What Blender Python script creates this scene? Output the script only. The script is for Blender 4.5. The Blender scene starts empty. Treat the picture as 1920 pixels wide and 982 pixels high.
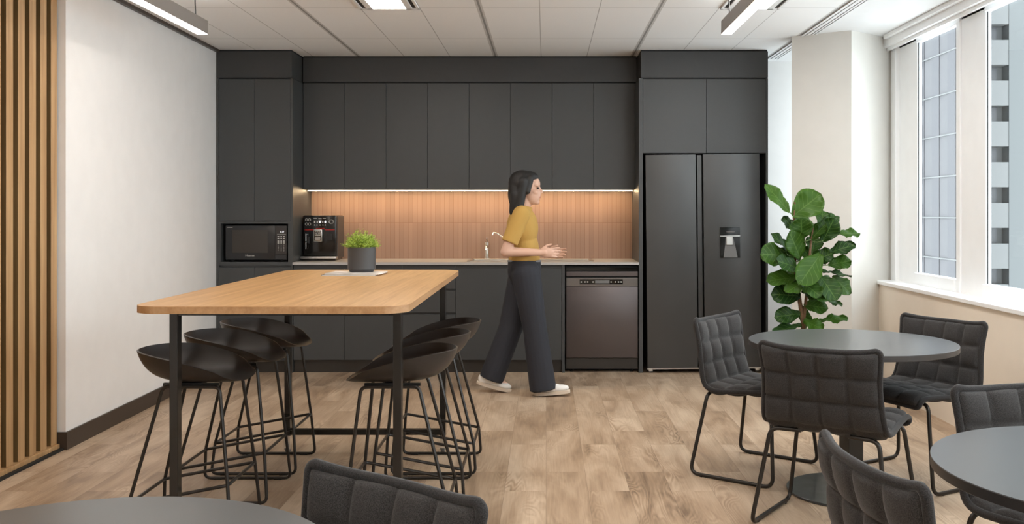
import bpy, bmesh, math, random
from mathutils import Vector, Matrix
R = random.Random(7)
PI = math.pi
scene = bpy.context.scene
COL = scene.collection
F, CX, CY, H = 1800.0, 1024.0, 396.0, 1.34      # focal length (px), vanishing point, eye height

def PX(px, Y): return (px - CX) * Y / F
def PZ(py, Y): return H - (py - CY) * Y / F

# ------------------------------------------------------------------ materials
MATS = {}
def nodes_of(name):
    m = bpy.data.materials.new(name); m.use_nodes = True
    nt = m.node_tree
    return m, nt, nt.nodes, nt.links, nt.nodes['Principled BSDF']

def mat(name, col, rough=0.5, metal=0.0, bump=0.0, bscale=200.0, var=0.0, vscale=8.0, spec=None, coat=0.0):
    if name in MATS: return MATS[name]
    m, nt, N, L, b = nodes_of(name)
    b.inputs['Base Color'].default_value = (*col, 1)
    b.inputs['Roughness'].default_value = rough
    b.inputs['Metallic'].default_value = metal
    if spec is not None: b.inputs['Specular IOR Level'].default_value = spec
    if coat: b.inputs['Coat Weight'].default_value = coat
    tc = N.new('ShaderNodeTexCoord')
    nz = N.new('ShaderNodeTexNoise'); nz.inputs['Scale'].default_value = vscale
    L.new(tc.outputs['Object'], nz.inputs['Vector'])
    v = max(var, 0.015)
    mr = N.new('ShaderNodeMapRange')
    mr.inputs['From Min'].default_value = 0.3; mr.inputs['From Max'].default_value = 0.7
    mr.inputs['To Min'].default_value = 1 - v; mr.inputs['To Max'].default_value = 1 + v
    L.new(nz.outputs['Fac'], mr.inputs['Value'])
    mx = N.new('ShaderNodeVectorMath'); mx.operation = 'SCALE'
    mx.inputs[0].default_value = col
    L.new(mr.outputs['Result'], mx.inputs['Scale'])
    L.new(mx.outputs['Vector'], b.inputs['Base Color'])
    if bump:
        n2 = N.new('ShaderNodeTexNoise'); n2.inputs['Scale'].default_value = bscale; n2.inputs['Detail'].default_value = 4
        L.new(tc.outputs['Object'], n2.inputs['Vector'])
        bp = N.new('ShaderNodeBump'); bp.inputs['Strength'].default_value = bump; bp.inputs['Distance'].default_value = 0.002
        L.new(n2.outputs['Fac'], bp.inputs['Height']); L.new(bp.outputs['Normal'], b.inputs['Normal'])
    MATS[name] = m
    return m

def emit(name, col, strength):
    m, nt, N, L, b = nodes_of(name)
    b.inputs['Base Color'].default_value = (0.8, 0.8, 0.8, 1)
    b.inputs['Emission Color'].default_value = (*col, 1)
    b.inputs['Emission Strength'].default_value = strength
    MATS[name] = m
    return m

def wood(name, c_dark, c_light, axis, rough=0.45, scale=1.0):
    m, nt, N, L, b = nodes_of(name)
    tc = N.new('ShaderNodeTexCoord'); mp = N.new('ShaderNodeMapping')
    s = [26.0 * scale] * 3; s['XYZ'.index(axis)] = 1.3 * scale
    mp.inputs['Scale'].default_value = s
    L.new(tc.outputs['Object'], mp.inputs['Vector'])
    n1 = N.new('ShaderNodeTexNoise'); n1.inputs['Scale'].default_value = 1.0; n1.inputs['Detail'].default_value = 6; n1.inputs['Distortion'].default_value = 0.6
    L.new(mp.outputs['Vector'], n1.inputs['Vector'])
    mp2 = N.new('ShaderNodeMapping'); s2 = [150.0 * scale] * 3; s2['XYZ'.index(axis)] = 3.0 * scale
    mp2.inputs['Scale'].default_value = s2
    L.new(tc.outputs['Object'], mp2.inputs['Vector'])
    n2 = N.new('ShaderNodeTexNoise'); n2.inputs['Scale'].default_value = 1.0; n2.inputs['Detail'].default_value = 3
    L.new(mp2.outputs['Vector'], n2.inputs['Vector'])
    ad = N.new('ShaderNodeMath'); ad.operation = 'MULTIPLY_ADD'; ad.inputs[1].default_value = 0.45
    L.new(n2.outputs['Fac'], ad.inputs[0]); L.new(n1.outputs['Fac'], ad.inputs[2])
    cr = N.new('ShaderNodeValToRGB'); e = cr.color_ramp.elements
    e[0].position = 0.5; e[0].color = (*c_dark, 1); e[1].position = 0.95; e[1].color = (*c_light, 1)
    L.new(ad.outputs[0], cr.inputs['Fac']); L.new(cr.outputs['Color'], b.inputs['Base Color'])
    b.inputs['Roughness'].default_value = rough
    MATS[name] = m
    return m

def mnode(N, L, op, a, bv=None, c=None):
    n = N.new('ShaderNodeMath'); n.operation = op
    for i, v in enumerate((a, bv, c)):
        if v is None: continue
        if isinstance(v, (int, float)): n.inputs[i].default_value = v
        else: L.new(v, n.inputs[i])
    return n.outputs[0]

def floor_mat():
    m, nt, N, L, b = nodes_of('oak_vinyl_planks')
    tc = N.new('ShaderNodeTexCoord'); mp = N.new('ShaderNodeMapping')
    mp.inputs['Rotation'].default_value = (0, 0, PI / 2)
    L.new(tc.outputs['Object'], mp.inputs['Vector'])
    br = N.new('ShaderNodeTexBrick')
    br.offset = 0.37; br.squash = 1.0
    br.inputs['Color1'].default_value = (0, 0, 0, 1); br.inputs['Color2'].default_value = (1, 1, 1, 1)
    br.inputs['Mortar'].default_value = (0.5, 0.5, 0.5, 1)
    br.inputs['Scale'].default_value = 1.0; br.inputs['Mortar Size'].default_value = 0.0008
    br.inputs['Brick Width'].default_value = 0.92; br.inputs['Row Height'].default_value = 0.2
    L.new(mp.outputs['Vector'], br.inputs['Vector'])
    sep = N.new('ShaderNodeSeparateColor'); L.new(br.outputs['Color'], sep.inputs['Color'])
    plank = sep.outputs[0]
    # shift the grain of every plank by its own random value
    cmb = N.new('ShaderNodeCombineXYZ')
    L.new(mnode(N, L, 'MULTIPLY', plank, 37.0), cmb.inputs[0]); L.new(mnode(N, L, 'MULTIPLY', plank, 91.0), cmb.inputs[1])
    va = N.new('ShaderNodeVectorMath'); va.operation = 'ADD'
    L.new(tc.outputs['Object'], va.inputs[0]); L.new(cmb.outputs[0], va.inputs[1])
    def grain(sx, sy, detail, dist):
        g = N.new('ShaderNodeMapping'); g.inputs['Scale'].default_value = (sx, sy, 1)
        L.new(va.outputs[0], g.inputs['Vector'])
        n = N.new('ShaderNodeTexNoise'); n.inputs['Scale'].default_value = 1; n.inputs['Detail'].default_value = detail
        n.inputs['Distortion'].default_value = dist
        L.new(g.outputs[0], n.inputs['Vector'])
        return n.outputs['Fac']
    g1 = grain(7, 1.6, 5, 0.8); g2 = grain(120, 4, 3, 0.3)
    # cathedral figure: contour lines of a stretched noise
    g3 = grain(5.5, 1.2, 2, 0.4)
    ct = mnode(N, L, 'SINE', mnode(N, L, 'MULTIPLY', g3, 170.0))
    msk = N.new('ShaderNodeMapRange'); msk.inputs['From Min'].default_value = 0.5; msk.inputs['From Max'].default_value = 0.68
    L.new(grain(3.1, 1.1, 2, 0.0), msk.inputs['Value'])
    ctm = mnode(N, L, 'MULTIPLY', ct, msk.outputs[0])
    t = mnode(N, L, 'ADD', mnode(N, L, 'MULTIPLY', g1, 1.0), mnode(N, L, 'MULTIPLY', g2, 0.30))
    t = mnode(N, L, 'ADD', t, mnode(N, L, 'MULTIPLY', ctm, 0.13))
    t = mnode(N, L, 'ADD', t, mnode(N, L, 'MULTIPLY', plank, 0.20))
    cr = N.new('ShaderNodeValToRGB'); e = cr.color_ramp.elements
    e[0].position = 0.38; e[0].color = (0.165, 0.108, 0.068, 1)
    e[1].position = 0.98; e[1].color = (0.55, 0.42, 0.30, 1)
    k = e.new(0.66); k.color = (0.355, 0.245, 0.16, 1)
    L.new(t, cr.inputs['Fac'])
    mx = N.new('ShaderNodeMix'); mx.data_type = 'RGBA'
    L.new(br.outputs['Fac'], mx.inputs['Factor']); L.new(cr.outputs['Color'], mx.inputs['A'])
    mx.inputs['B'].default_value = (0.22, 0.15, 0.10, 1)
    L.new(mx.outputs['Result'], b.inputs['Base Color'])
    b.inputs['Roughness'].default_value = 0.42
    bp = N.new('ShaderNodeBump'); bp.inputs['Strength'].default_value = 0.12; bp.inputs['Distance'].default_value = 0.001
    L.new(t, bp.inputs['Height']); L.new(bp.outputs['Normal'], b.inputs['Normal'])
    return m

def ceiling_mat():
    m, nt, N, L, b = nodes_of('ceiling_tiles')
    tc = N.new('ShaderNodeTexCoord'); sp = N.new('ShaderNodeSeparateXYZ'); L.new(tc.outputs['Object'], sp.inputs[0])
    def lines(out, x0, p, w):
        f = mnode(N, L, 'FRACT', mnode(N, L, 'DIVIDE', mnode(N, L, 'SUBTRACT', out, x0 - p / 2), p))
        d = mnode(N, L, 'MULTIPLY', mnode(N, L, 'ABSOLUTE', mnode(N, L, 'SUBTRACT', f, 0.5)), p)
        return mnode(N, L, 'LESS_THAN', d, w)
    x, y = sp.outputs[0], sp.outputs[1]
    thin = mnode(N, L, 'MAXIMUM', lines(x, -1.625, 0.3955, 0.003), lines(y, 6.335, 1.125, 0.0045))
    bar = lines(x, -1.625, 1.1865, 0.021); slot = lines(x, -1.625, 1.1865, 0.007)
    nz = N.new('ShaderNodeTexNoise'); nz.inputs['Scale'].default_value = 400; L.new(tc.outputs['Object'], nz.inputs['Vector'])
    def mixc(f, a, c):
        n = N.new('ShaderNodeMix'); n.data_type = 'RGBA'; L.new(f, n.inputs['Factor'])
        if isinstance(a, tuple): n.inputs['A'].default_value = a
        else: L.new(a, n.inputs['A'])
        n.inputs['B'].default_value = c
        return n.outputs['Result']
    c = mixc(nz.outputs['Fac'], (0.80, 0.797, 0.79, 1), (0.87, 0.867, 0.86, 1))
    c = mixc(thin, c, (0.46, 0.45, 0.44, 1)); c = mixc(bar, c, (0.56, 0.545, 0.53, 1)); c = mixc(slot, c, (0.26, 0.25, 0.24, 1))
    L.new(c, b.inputs['Base Color']); b.inputs['Roughness'].default_value = 0.9
    return m

def tile_mat():
    m, nt, N, L, b = nodes_of('terracotta_finger_tiles')
    tc = N.new('ShaderNodeTexCoord'); sp = N.new('ShaderNodeSeparateXYZ'); L.new(tc.outputs['Object'], sp.inputs[0])
    x, z = sp.outputs[0], sp.outputs[2]
    p = 0.0405
    q = mnode(N, L, 'DIVIDE', x, p)
    d = mnode(N, L, 'ABSOLUTE', mnode(N, L, 'SUBTRACT', mnode(N, L, 'FRACT', q), 0.5))
    g = mnode(N, L, 'GREATER_THAN', d, 0.463)
    row = mnode(N, L, 'GREATER_THAN', z, 0.0)
    seam = mnode(N, L, 'LESS_THAN', mnode(N, L, 'ABSOLUTE', z), 0.0022)
    gr = mnode(N, L, 'MAXIMUM', g, seam)
    wn = N.new('ShaderNodeTexWhiteNoise'); wn.noise_dimensions = '2D'
    cb = N.new('ShaderNodeCombineXYZ'); L.new(mnode(N, L, 'FLOOR', q), cb.inputs[0]); L.new(row, cb.inputs[1]); L.new(cb.outputs[0], wn.inputs['Vector'])
    cr = N.new('ShaderNodeValToRGB'); e = cr.color_ramp.elements
    e[0].color = (0.30, 0.187, 0.135, 1); e[1].color = (0.35, 0.222, 0.162, 1)
    L.new(wn.outputs['Value'], cr.inputs['Fac'])
    mx = N.new('ShaderNodeMix'); mx.data_type = 'RGBA'; L.new(gr, mx.inputs['Factor']); L.new(cr.outputs['Color'], mx.inputs['A'])
    mx.inputs['B'].default_value = (0.24, 0.125, 0.08, 1)
    L.new(mx.outputs['Result'], b.inputs['Base Color']); b.inputs['Roughness'].default_value = 0.4
    bp = N.new('ShaderNodeBump'); bp.inputs['Distance'].default_value = 0.002; bp.inputs['Strength'].default_value = 0.5; bp.invert = True
    L.new(gr, bp.inputs['Height']); L.new(bp.outputs['Normal'], b.inputs['Normal'])
    return m

def fabric_mat(name, c):
    m, nt, N, L, b = nodes_of(name)
    tc = N.new('ShaderNodeTexCoord')
    n1 = N.new('ShaderNodeTexNoise'); n1.inputs['Scale'].default_value = 420; n1.inputs['Detail'].default_value = 3
    L.new(tc.outputs['Object'], n1.inputs['Vector'])
    cr = N.new('ShaderNodeValToRGB'); e = cr.color_ramp.elements
    e[0].position = 0.36; e[0].color = tuple(v * 0.55 for v in c) + (1,); e[1].position = 0.68; e[1].color = tuple(v * 1.55 for v in c) + (1,)
    L.new(n1.outputs['Fac'], cr.inputs['Fac']); L.new(cr.outputs['Color'], b.inputs['Base Color'])
    b.inputs['Roughness'].default_value = 0.95; b.inputs['Specular IOR Level'].default_value = 0.15
    b.inputs['Sheen Weight'].default_value = 0.12; b.inputs['Sheen Roughness'].default_value = 0.5
    bp = N.new('ShaderNodeBump'); bp.inputs['Strength'].default_value = 0.35; bp.inputs['Distance'].default_value = 0.001
    L.new(n1.outputs['Fac'], bp.inputs['Height']); L.new(bp.outputs['Normal'], b.inputs['Normal'])
    MATS[name] = m
    return m

def glass_mat():
    m = bpy.data.materials.new('window_glass'); m.use_nodes = True
    nt = m.node_tree; N, L = nt.nodes, nt.links; N.clear()
    o = N.new('ShaderNodeOutputMaterial'); t = N.new('ShaderNodeBsdfTransparent'); t.inputs[0].default_value = (0.93, 0.96, 0.96, 1)
    g = N.new('ShaderNodeBsdfGlossy'); g.inputs['Roughness'].default_value = 0.02
    mx = N.new('ShaderNodeMixShader'); mx.inputs[0].default_value = 0.04
    L.new(t.outputs[0], mx.inputs[1]); L.new(g.outputs[0], mx.inputs[2]); L.new(mx.outputs[0], o.inputs[0])
    return m

def leaf_mat(name, c1, c2, vein):
    m, nt, N, L, b = nodes_of(name)
    uv = N.new('ShaderNodeUVMap'); uv.uv_map = 'UVMap'; sp = N.new('ShaderNodeSeparateXYZ'); L.new(uv.outputs[0], sp.inputs[0])
    u, v = sp.outputs[0], mnode(N, L, 'ABSOLUTE', mnode(N, L, 'SUBTRACT', sp.outputs[1], 0.5))
    ph = mnode(N, L, 'FRACT', mnode(N, L, 'MULTIPLY', mnode(N, L, 'SUBTRACT', u, mnode(N, L, 'MULTIPLY', v, 0.55)), 6.5))
    side = mnode(N, L, 'LESS_THAN', mnode(N, L, 'ABSOLUTE', mnode(N, L, 'SUBTRACT', ph, 0.5)), 0.055)
    midv = mnode(N, L, 'LESS_THAN', v, 0.022)
    vn = mnode(N, L, 'MULTIPLY', mnode(N, L, 'MAXIMUM', side, midv), 0.6)
    oi = N.new('ShaderNodeObjectInfo')
    cr = N.new('ShaderNodeValToRGB'); e = cr.color_ramp.elements; e[0].color = (*c1, 1); e[1].color = (*c2, 1)
    L.new(oi.outputs['Random'], cr.inputs['Fac'])
    mx = N.new('ShaderNodeMix'); mx.data_type = 'RGBA'; L.new(vn, mx.inputs['Factor']); L.new(cr.outputs['Color'], mx.inputs['A']); mx.inputs['B'].default_value = (*vein, 1)
    L.new(mx.outputs['Result'], b.inputs['Base Color']); b.inputs['Roughness'].default_value = 0.42; b.inputs['Specular IOR Level'].default_value = 0.35
    return m

M_floor = floor_mat(); M_ceil = ceiling_mat(); M_tile = tile_mat(); M_glass = glass_mat()
M_wall = mat('white_wall_paint', (0.80, 0.785, 0.77), 0.7, bump=0.05, bscale=300)
M_col = mat('stone_wall_paint', (0.63, 0.61, 0.57), 0.7, bump=0.05, bscale=300)
M_low = mat('warm_lit_wall_paint', (0.80, 0.72, 0.62), 0.6)  # warm lamp light is put into this wall colour
M_frame = mat('white_window_aluminium', (0.88, 0.89, 0.90), 0.4)
M_plaster = mat('white_plasterboard', (0.74, 0.74, 0.738), 0.8)
M_cab = mat('charcoal_laminate', (0.049, 0.051, 0.052), 0.42, var=0.02, vscale=30)
M_cab_d = mat('charcoal_laminate_shade_panel', (0.038, 0.038, 0.038), 0.45, var=0.03, vscale=30)
M_gap = mat('black_recess', (0.006, 0.006, 0.006), 0.7)
M_kick = mat('dark_bronze_kickboard', (0.028, 0.023, 0.019), 0.38)
M_skirt = mat('dark_brown_skirting', (0.042, 0.030, 0.023), 0.4)
M_counter = mat('pale_grey_stone', (0.46, 0.44, 0.42), 0.3, var=0.02, vscale=90)
M_oak = wood('oak_veneer_top', (0.36, 0.185, 0.06), (0.55, 0.325, 0.135), 'Y', 0.38)
M_oakedge = wood('oak_edge_band', (0.33, 0.165, 0.065), (0.48, 0.28, 0.135), 'Y', 0.45, 0.7)
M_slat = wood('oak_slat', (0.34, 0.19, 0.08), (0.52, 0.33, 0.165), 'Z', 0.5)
M_slatside = wood('dark_brown_slat_side', (0.11, 0.062, 0.02), (0.18, 0.11, 0.04), 'Z', 0.6)  # side faces get a darker brown than the slat fronts
M_black = mat('black_powder_coat', (0.012, 0.011, 0.010), 0.35)
M_leg = mat('black_square_steel', (0.014, 0.012, 0.010), 0.25)
M_shell = mat('black_moulded_plastic', (0.021, 0.017, 0.015), 0.42)
M_rod = mat('dark_bronze_rod', (0.030, 0.026, 0.023), 0.32, metal=0.5)
M_fab = fabric_mat('charcoal_woven_fabric', (0.036, 0.0335, 0.033))
M_pipe = fabric_mat('charcoal_piping_fabric', (0.028, 0.026, 0.026))
M_topdark = mat('dark_grey_laminate', (0.055, 0.057, 0.060), 0.30, var=0.04, vscale=200, spec=1.0)
M_edge = mat('dark_edge_band', (0.03, 0.027, 0.026), 0.4)
M_slate = mat('black_slate_base', (0.03, 0.032, 0.034), 0.28, var=0.5, vscale=14)
M_chrome = mat('chrome', (0.75, 0.74, 0.72), 0.12, metal=1.0)
M_steel = mat('brushed_steel', (0.62, 0.60, 0.57), 0.3, metal=1.0)
M_fridge = mat('dark_stainless', (0.078, 0.077, 0.076), 0.36, metal=0.75, var=0.04, vscale=3)
M_dw = mat('graphite_steel', (0.115, 0.096, 0.094), 0.36, metal=0.6)
M_dwstrip = mat('graphite_steel_strip', (0.18, 0.165, 0.155), 0.3, metal=0.8)
M_gloss = mat('black_gloss_plastic', (0.008, 0.007, 0.006), 0.12)
M_mw = mat('dark_microwave_face', (0.018, 0.018, 0.019), 0.2)
M_mwpanel = mat('dark_brown_control_panel', (0.03, 0.024, 0.022), 0.25)
M_print = mat('pale_print', (0.55, 0.53, 0.5), 0.5)
M_red = mat('red_accent', (0.65, 0.02, 0.015), 0.35)
M_mgrey = mat('mid_grey_plastic', (0.16, 0.16, 0.16), 0.4)
M_pot = mat('matt_charcoal_ceramic', (0.050, 0.050, 0.052), 0.55)
M_soil = mat('dark_potting_soil', (0.02, 0.013, 0.009), 0.95, bump=0.8, bscale=90)
M_herb = mat('bright_green_leaf', (0.30, 0.42, 0.055), 0.5, var=0.5, vscale=60)
M_bark = mat('brown_bark', (0.12, 0.065, 0.03), 0.85, bump=0.7, bscale=120, var=0.25, vscale=60)
M_leaf = leaf_mat('fig_leaf', (0.016, 0.062, 0.008), (0.06, 0.15, 0.009), (0.15, 0.26, 0.06))
M_stem = mat('green_petiole', (0.12, 0.17, 0.045), 0.5)
M_skin = mat('skin', (0.62, 0.38, 0.28), 0.55)
M_hair = mat('black_hair', (0.008, 0.0065, 0.006), 0.6, bump=0.5, bscale=160)
M_must = mat('mustard_knit', (0.48, 0.285, 0.07), 0.85, bump=0.5, bscale=350)
M_navy = mat('dark_navy_twill', (0.017, 0.018, 0.025), 0.8, bump=0.3, bscale=500)
M_shoe = mat('white_canvas', (0.80, 0.78, 0.75), 0.7)
M_sole = mat('tan_rubber_sole', (0.62, 0.52, 0.42), 0.6)
M_belt = mat('grey_belt', (0.16, 0.16, 0.17), 0.5)
M_paper = mat('white_paper', (0.80, 0.79, 0.78), 0.6)
M_cover1 = mat('magazine_cover', (0.62, 0.58, 0.56), 0.35, var=0.6, vscale=9)
M_lamp_body = mat('warm_grey_aluminium', (0.22, 0.20, 0.185), 0.4, metal=0.2)
M_cord = mat('black_cord', (0.01, 0.01, 0.01), 0.5)
M_grille = mat('black_air_slot', (0.01, 0.008, 0.006), 0.6)
M_troffer = emit('troffer_diffuser', (1.0, 0.95, 0.89), 25.0)
M_pend = emit('pendant_diffuser', (1.0, 0.90, 0.79), 9.0)
M_ceilglow = emit('added_ceiling_glow', (1.0, 0.95, 0.90), 12.0)  # unseen glow added above the pendants for the ceiling
M_led = emit('led_tape', (1.0, 0.72, 0.41), 60.0)
M_disp = emit('display_digits', (0.95, 0.98, 1.0), 1.5)
M_facA = mat('lavender_grey_cladding', (0.092, 0.089, 0.094), 0.9, vscale=.05)
M_facA2 = mat('dark_grey_cladding', (0.080, 0.078, 0.085), 0.9, vscale=.05)
M_facB = mat('white_concrete', (0.115, 0.117, 0.116), 0.7, vscale=.05)
M_facC = mat('pale_teal_panel', (0.095, 0.10, 0.10), 0.6, vscale=.05)
M_facW = mat('dark_window_glass', (0.058, 0.06, 0.066), 0.3, vscale=.05)

# ------------------------------------------------------------------ helpers
OFF = {}
def link(o): COL.objects.link(o); return o
def props(o, label=None, cat=None, group=None, kind=None):
    if label: o['label'] = label
    if cat: o['category'] = cat
    if group: o['group'] = group
    if kind: o['kind'] = kind
    return o
def root(name, label, cat, loc=(0, 0, 0), rz=0.0, group=None, kind=None):
    o = link(bpy.data.objects.new(name, None)); o.location = loc; o.rotation_euler = (0, 0, rz); o.empty_display_size = 0.1
    OFF[o.name] = Vector(loc)
    return props(o, label, cat, group, kind)
def mesh(name, bm, m, parent=None, smooth=False, world=False, label=None, bev=0.0):
    """link a bmesh as ONE mesh object; world=True: its coordinates are world ones and become local to the parent"""
    bmesh.ops.recalc_face_normals(bm, faces=bm.faces[:])
    me = bpy.data.meshes.new(name); 
    off = Vector((0, 0, 0))
    if parent is not None and world: off = OFF.get(parent.name, off)
    if off.length: bmesh.ops.translate(bm, verts=bm.verts[:], vec=-off)
    bm.to_mesh(me); bm.free()
    for mm in (m if isinstance(m, (list, tuple)) else [m]): me.materials.append(mm)
    if smooth:
        me.polygons.foreach_set('use_smooth', [True] * len(me.polygons))
        if smooth != 'all': me.set_sharp_from_angle(angle=math.radians(38))
    o = link(bpy.data.objects.new(name, me))
    if parent is not None: o.parent = parent; OFF[o.name] = OFF.get(parent.name, Vector((0, 0, 0))).copy()
    if label: o['label'] = label
    return o
def solo(name, bm, m, label, cat, group=None, kind=None, smooth=False):
    """a top-level thing that is one mesh: its origin goes to the middle of its base"""
    lo = Vector([min(v.co[i] for v in bm.verts) for i in range(3)]); hi = Vector([max(v.co[i] for v in bm.verts) for i in range(3)])
    org = Vector(((lo.x + hi.x) / 2, (lo.y + hi.y) / 2, lo.z))
    bmesh.ops.translate(bm, verts=bm.verts[:], vec=-org)
    o = mesh(name, bm, m, smooth=smooth); o.location = org; OFF[o.name] = org
    return props(o, label, cat, group, kind)
def structure(name, bm, m, smooth=False, parent=None):
    o = mesh(name, bm, m, parent, smooth)
    if parent is None: o['kind'] = 'structure'
    return o
def B(): return bmesh.new()
def box(bm, x0, x1, y0, y1, z0, z1, bev=0.0, seg=2, mi=0):
    vs = [bm.verts.new((x, y, z)) for x in (x0, x1) for y in (y0, y1) for z in (z0, z1)]
    idx = [(0, 1, 3, 2), (4, 6, 7, 5), (0, 4, 5, 1), (2, 3, 7, 6), (0, 2, 6, 4), (1, 5, 7, 3)]
    fs = [bm.faces.new([vs[i] for i in f]) for f in idx]
    for f in fs: f.material_index = mi
    if bev > 0:
        es = list({e for f in fs for e in f.edges})
        bmesh.ops.bevel(bm, geom=es, offset=bev, segments=seg, profile=0.5, affect='EDGES')
    return bm
def bx(*a, **k): return box(B(), *a, **k)
def prism(bm, pts, z0, z1, bev=0.0, seg=2):
    lo = [bm.verts.new((x, y, z0)) for x, y in pts]; hi = [bm.verts.new((x, y, z1)) for x, y in pts]
    n = len(pts)
    f0 = bm.faces.new(lo[::-1]); f1 = bm.faces.new(hi)
    for i in range(n): bm.faces.new((lo[i], lo[(i + 1) % n], hi[(i + 1) % n], hi[i]))
    if bev: bmesh.ops.bevel(bm, geom=list(f0.edges) + list(f1.edges), offset=bev, segments=seg, profile=0.5, affect='EDGES')
    return bm
def fillet(pts, r, n=6, closed=False):
    P = [Vector(p) for p in pts]; out = []; m = len(P)
    for i in range(m):
        if not closed and i in (0, m - 1): out.append(P[i]); continue
        a, b, c = P[i - 1], P[i], P[(i + 1) % m]
        d1, d2 = (a - b), (c - b); l1, l2 = d1.length, d2.length
        if l1 < 1e-6 or l2 < 1e-6: continue
        d1 /= l1; d2 /= l2
        ang = d1.angle(d2)
        if ang > PI - 0.03: out.append(b); continue
        t = min(r / math.tan(ang / 2), l1 * 0.45, l2 * 0.45)
        p, q = b + d1 * t, b + d2 * t
        for k in range(n + 1):
            s = k / n; out.append(p * (1 - s) ** 2 + b * 2 * s * (1 - s) + q * s * s)
    return out
def tube(bm, pts, r, closed=False, seg=8, rads=None):
    P = [Vector(p) for p in pts]; n = len(P); rings = []
    T = []
    for i in range(n):
        a = P[i - 1] if (i > 0 or closed) else P[i]; c = P[(i + 1) % n] if (i < n - 1 or closed) else P[i]
        d = c - a
        T.append(d.normalized() if d.length > 1e-9 else Vector((0, 0, 1)))
    up = Vector((0, 0, 1)) if abs(T[0].z) < 0.9 else Vector((1, 0, 0))
    nrm = T[0].cross(up).normalized()
    for i in range(n):
        nrm = (nrm - T[i] * nrm.dot(T[i]))
        nrm = nrm.normalized() if nrm.length > 1e-6 else T[i].orthogonal().normalized()
        bn = T[i].cross(nrm); rr = rads[i] if rads else r
        rings.append([bm.verts.new(P[i] + (nrm * math.cos(2 * PI * k / seg) + bn * math.sin(2 * PI * k / seg)) * rr) for k in range(seg)])
    m = n if closed else n - 1
    for i in range(m):
        a, b = rings[i], rings[(i + 1) % n]
        sh = 0
        if closed and i == n - 1:      # match the last ring to the first one
            sh = min(range(seg), key=lambda s: sum((a[k].co - b[(k + s) % seg].co).length for k in range(seg)))
        for k in range(seg): bm.faces.new((a[k], a[(k + 1) % seg], b[(k + 1 + sh) % seg], b[(k + sh) % seg]))
    if not closed:
        bm.faces.new(rings[0][::-1]); bm.faces.new(rings[-1])
    return bm
def lathe(bm, prof, cx=0, cy=0, seg=40, cap=True):
    rings = []
    for r, z in prof:
        rings.append([bm.verts.new((cx + r * math.cos(2 * PI * k / seg), cy + r * math.sin(2 * PI * k / seg), z)) for k in range(seg)])
    for a, b in zip(rings, rings[1:]):
        for k in range(seg): bm.faces.new((a[k], a[(k + 1) % seg], b[(k + 1) % seg], b[k]))
    if cap: bm.faces.new(rings[0][::-1]); bm.faces.new(rings[-1])
    return bm
def xform(bm, M): bmesh.ops.transform(bm, matrix=M, verts=bm.verts[:]); return bm
def text(name, body, size, m, parent, pos, align='CENTER', depth=0.0006, rz=0.0, world=True, sx=1.0):
    """raised lettering standing upright and facing -Y"""
    cu = bpy.data.curves.new(name, 'FONT'); cu.body = body; cu.size = size; cu.align_x = align; cu.align_y = 'CENTER'; cu.extrude = depth
    tmp = link(bpy.data.objects.new(name + '_tmp', cu))
    dg = bpy.context.evaluated_depsgraph_get(); dg.update()
    me = bpy.data.meshes.new_from_object(tmp.evaluated_get(dg))
    bpy.data.objects.remove(tmp); bpy.data.curves.remove(cu)
    bm = B(); bm.from_mesh(me); bpy.data.meshes.remove(me)
    xform(bm, Matrix.Translation(Vector(pos)) @ Matrix.Rotation(rz, 4, 'Z') @ Matrix.Rotation(PI / 2, 4, 'X') @ Matrix.Diagonal((sx, 1, 1, 1)))
    return mesh(name, bm, m, parent, world=world)
def copy_tree(o, parent=None):
    c = o.copy(); COL.objects.link(c)
    if parent is not None: c.parent = parent
    for ch in list(o.children): copy_tree(ch, c)
    return c
def ellipsoid(bm, c, r, rot=None, sub=3):
    res = bmesh.ops.create_icosphere(bm, subdivisions=sub, radius=1.0)
    M = Matrix.Translation(Vector(c)) @ (rot if rot else Matrix.Identity(4)) @ Matrix.Diagonal((*r, 1))
    bmesh.ops.transform(bm, matrix=M, verts=res['verts'])
def capsule(bm, p0, p1, r0, r1, sy=1.0, seg=20, flat0=False, flat1=False):
    p0, p1 = Vector(p0), Vector(p1); d = (p1 - p0); Ln = d.length; d.normalize()
    prof = []
    if flat0: prof += [(0.0001, 0), (r0, 0)]
    else: prof += [(max(r0 * math.sin(a), 0.0001), -r0 * math.cos(a)) for a in [PI / 2 * k / 6 for k in range(7)]]
    if flat1: prof += [(r1, Ln), (0.0001, Ln)]
    else: prof += [(max(r1 * math.cos(a), 0.0001), Ln + r1 * math.sin(a)) for a in [PI / 2 * k / 6 for k in range(7)]]
    q = Vector((0, 0, 1)).rotation_difference(d).to_matrix().to_4x4()
    tmp = B(); lathe(tmp, prof, seg=seg); xform(tmp, Matrix.Translation(p0) @ q @ Matrix.Diagonal((1, 1, 1, 1)))
    me = bpy.data.meshes.new('t'); tmp.to_mesh(me); tmp.free(); bm.from_mesh(me); bpy.data.meshes.remove(me)
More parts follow.
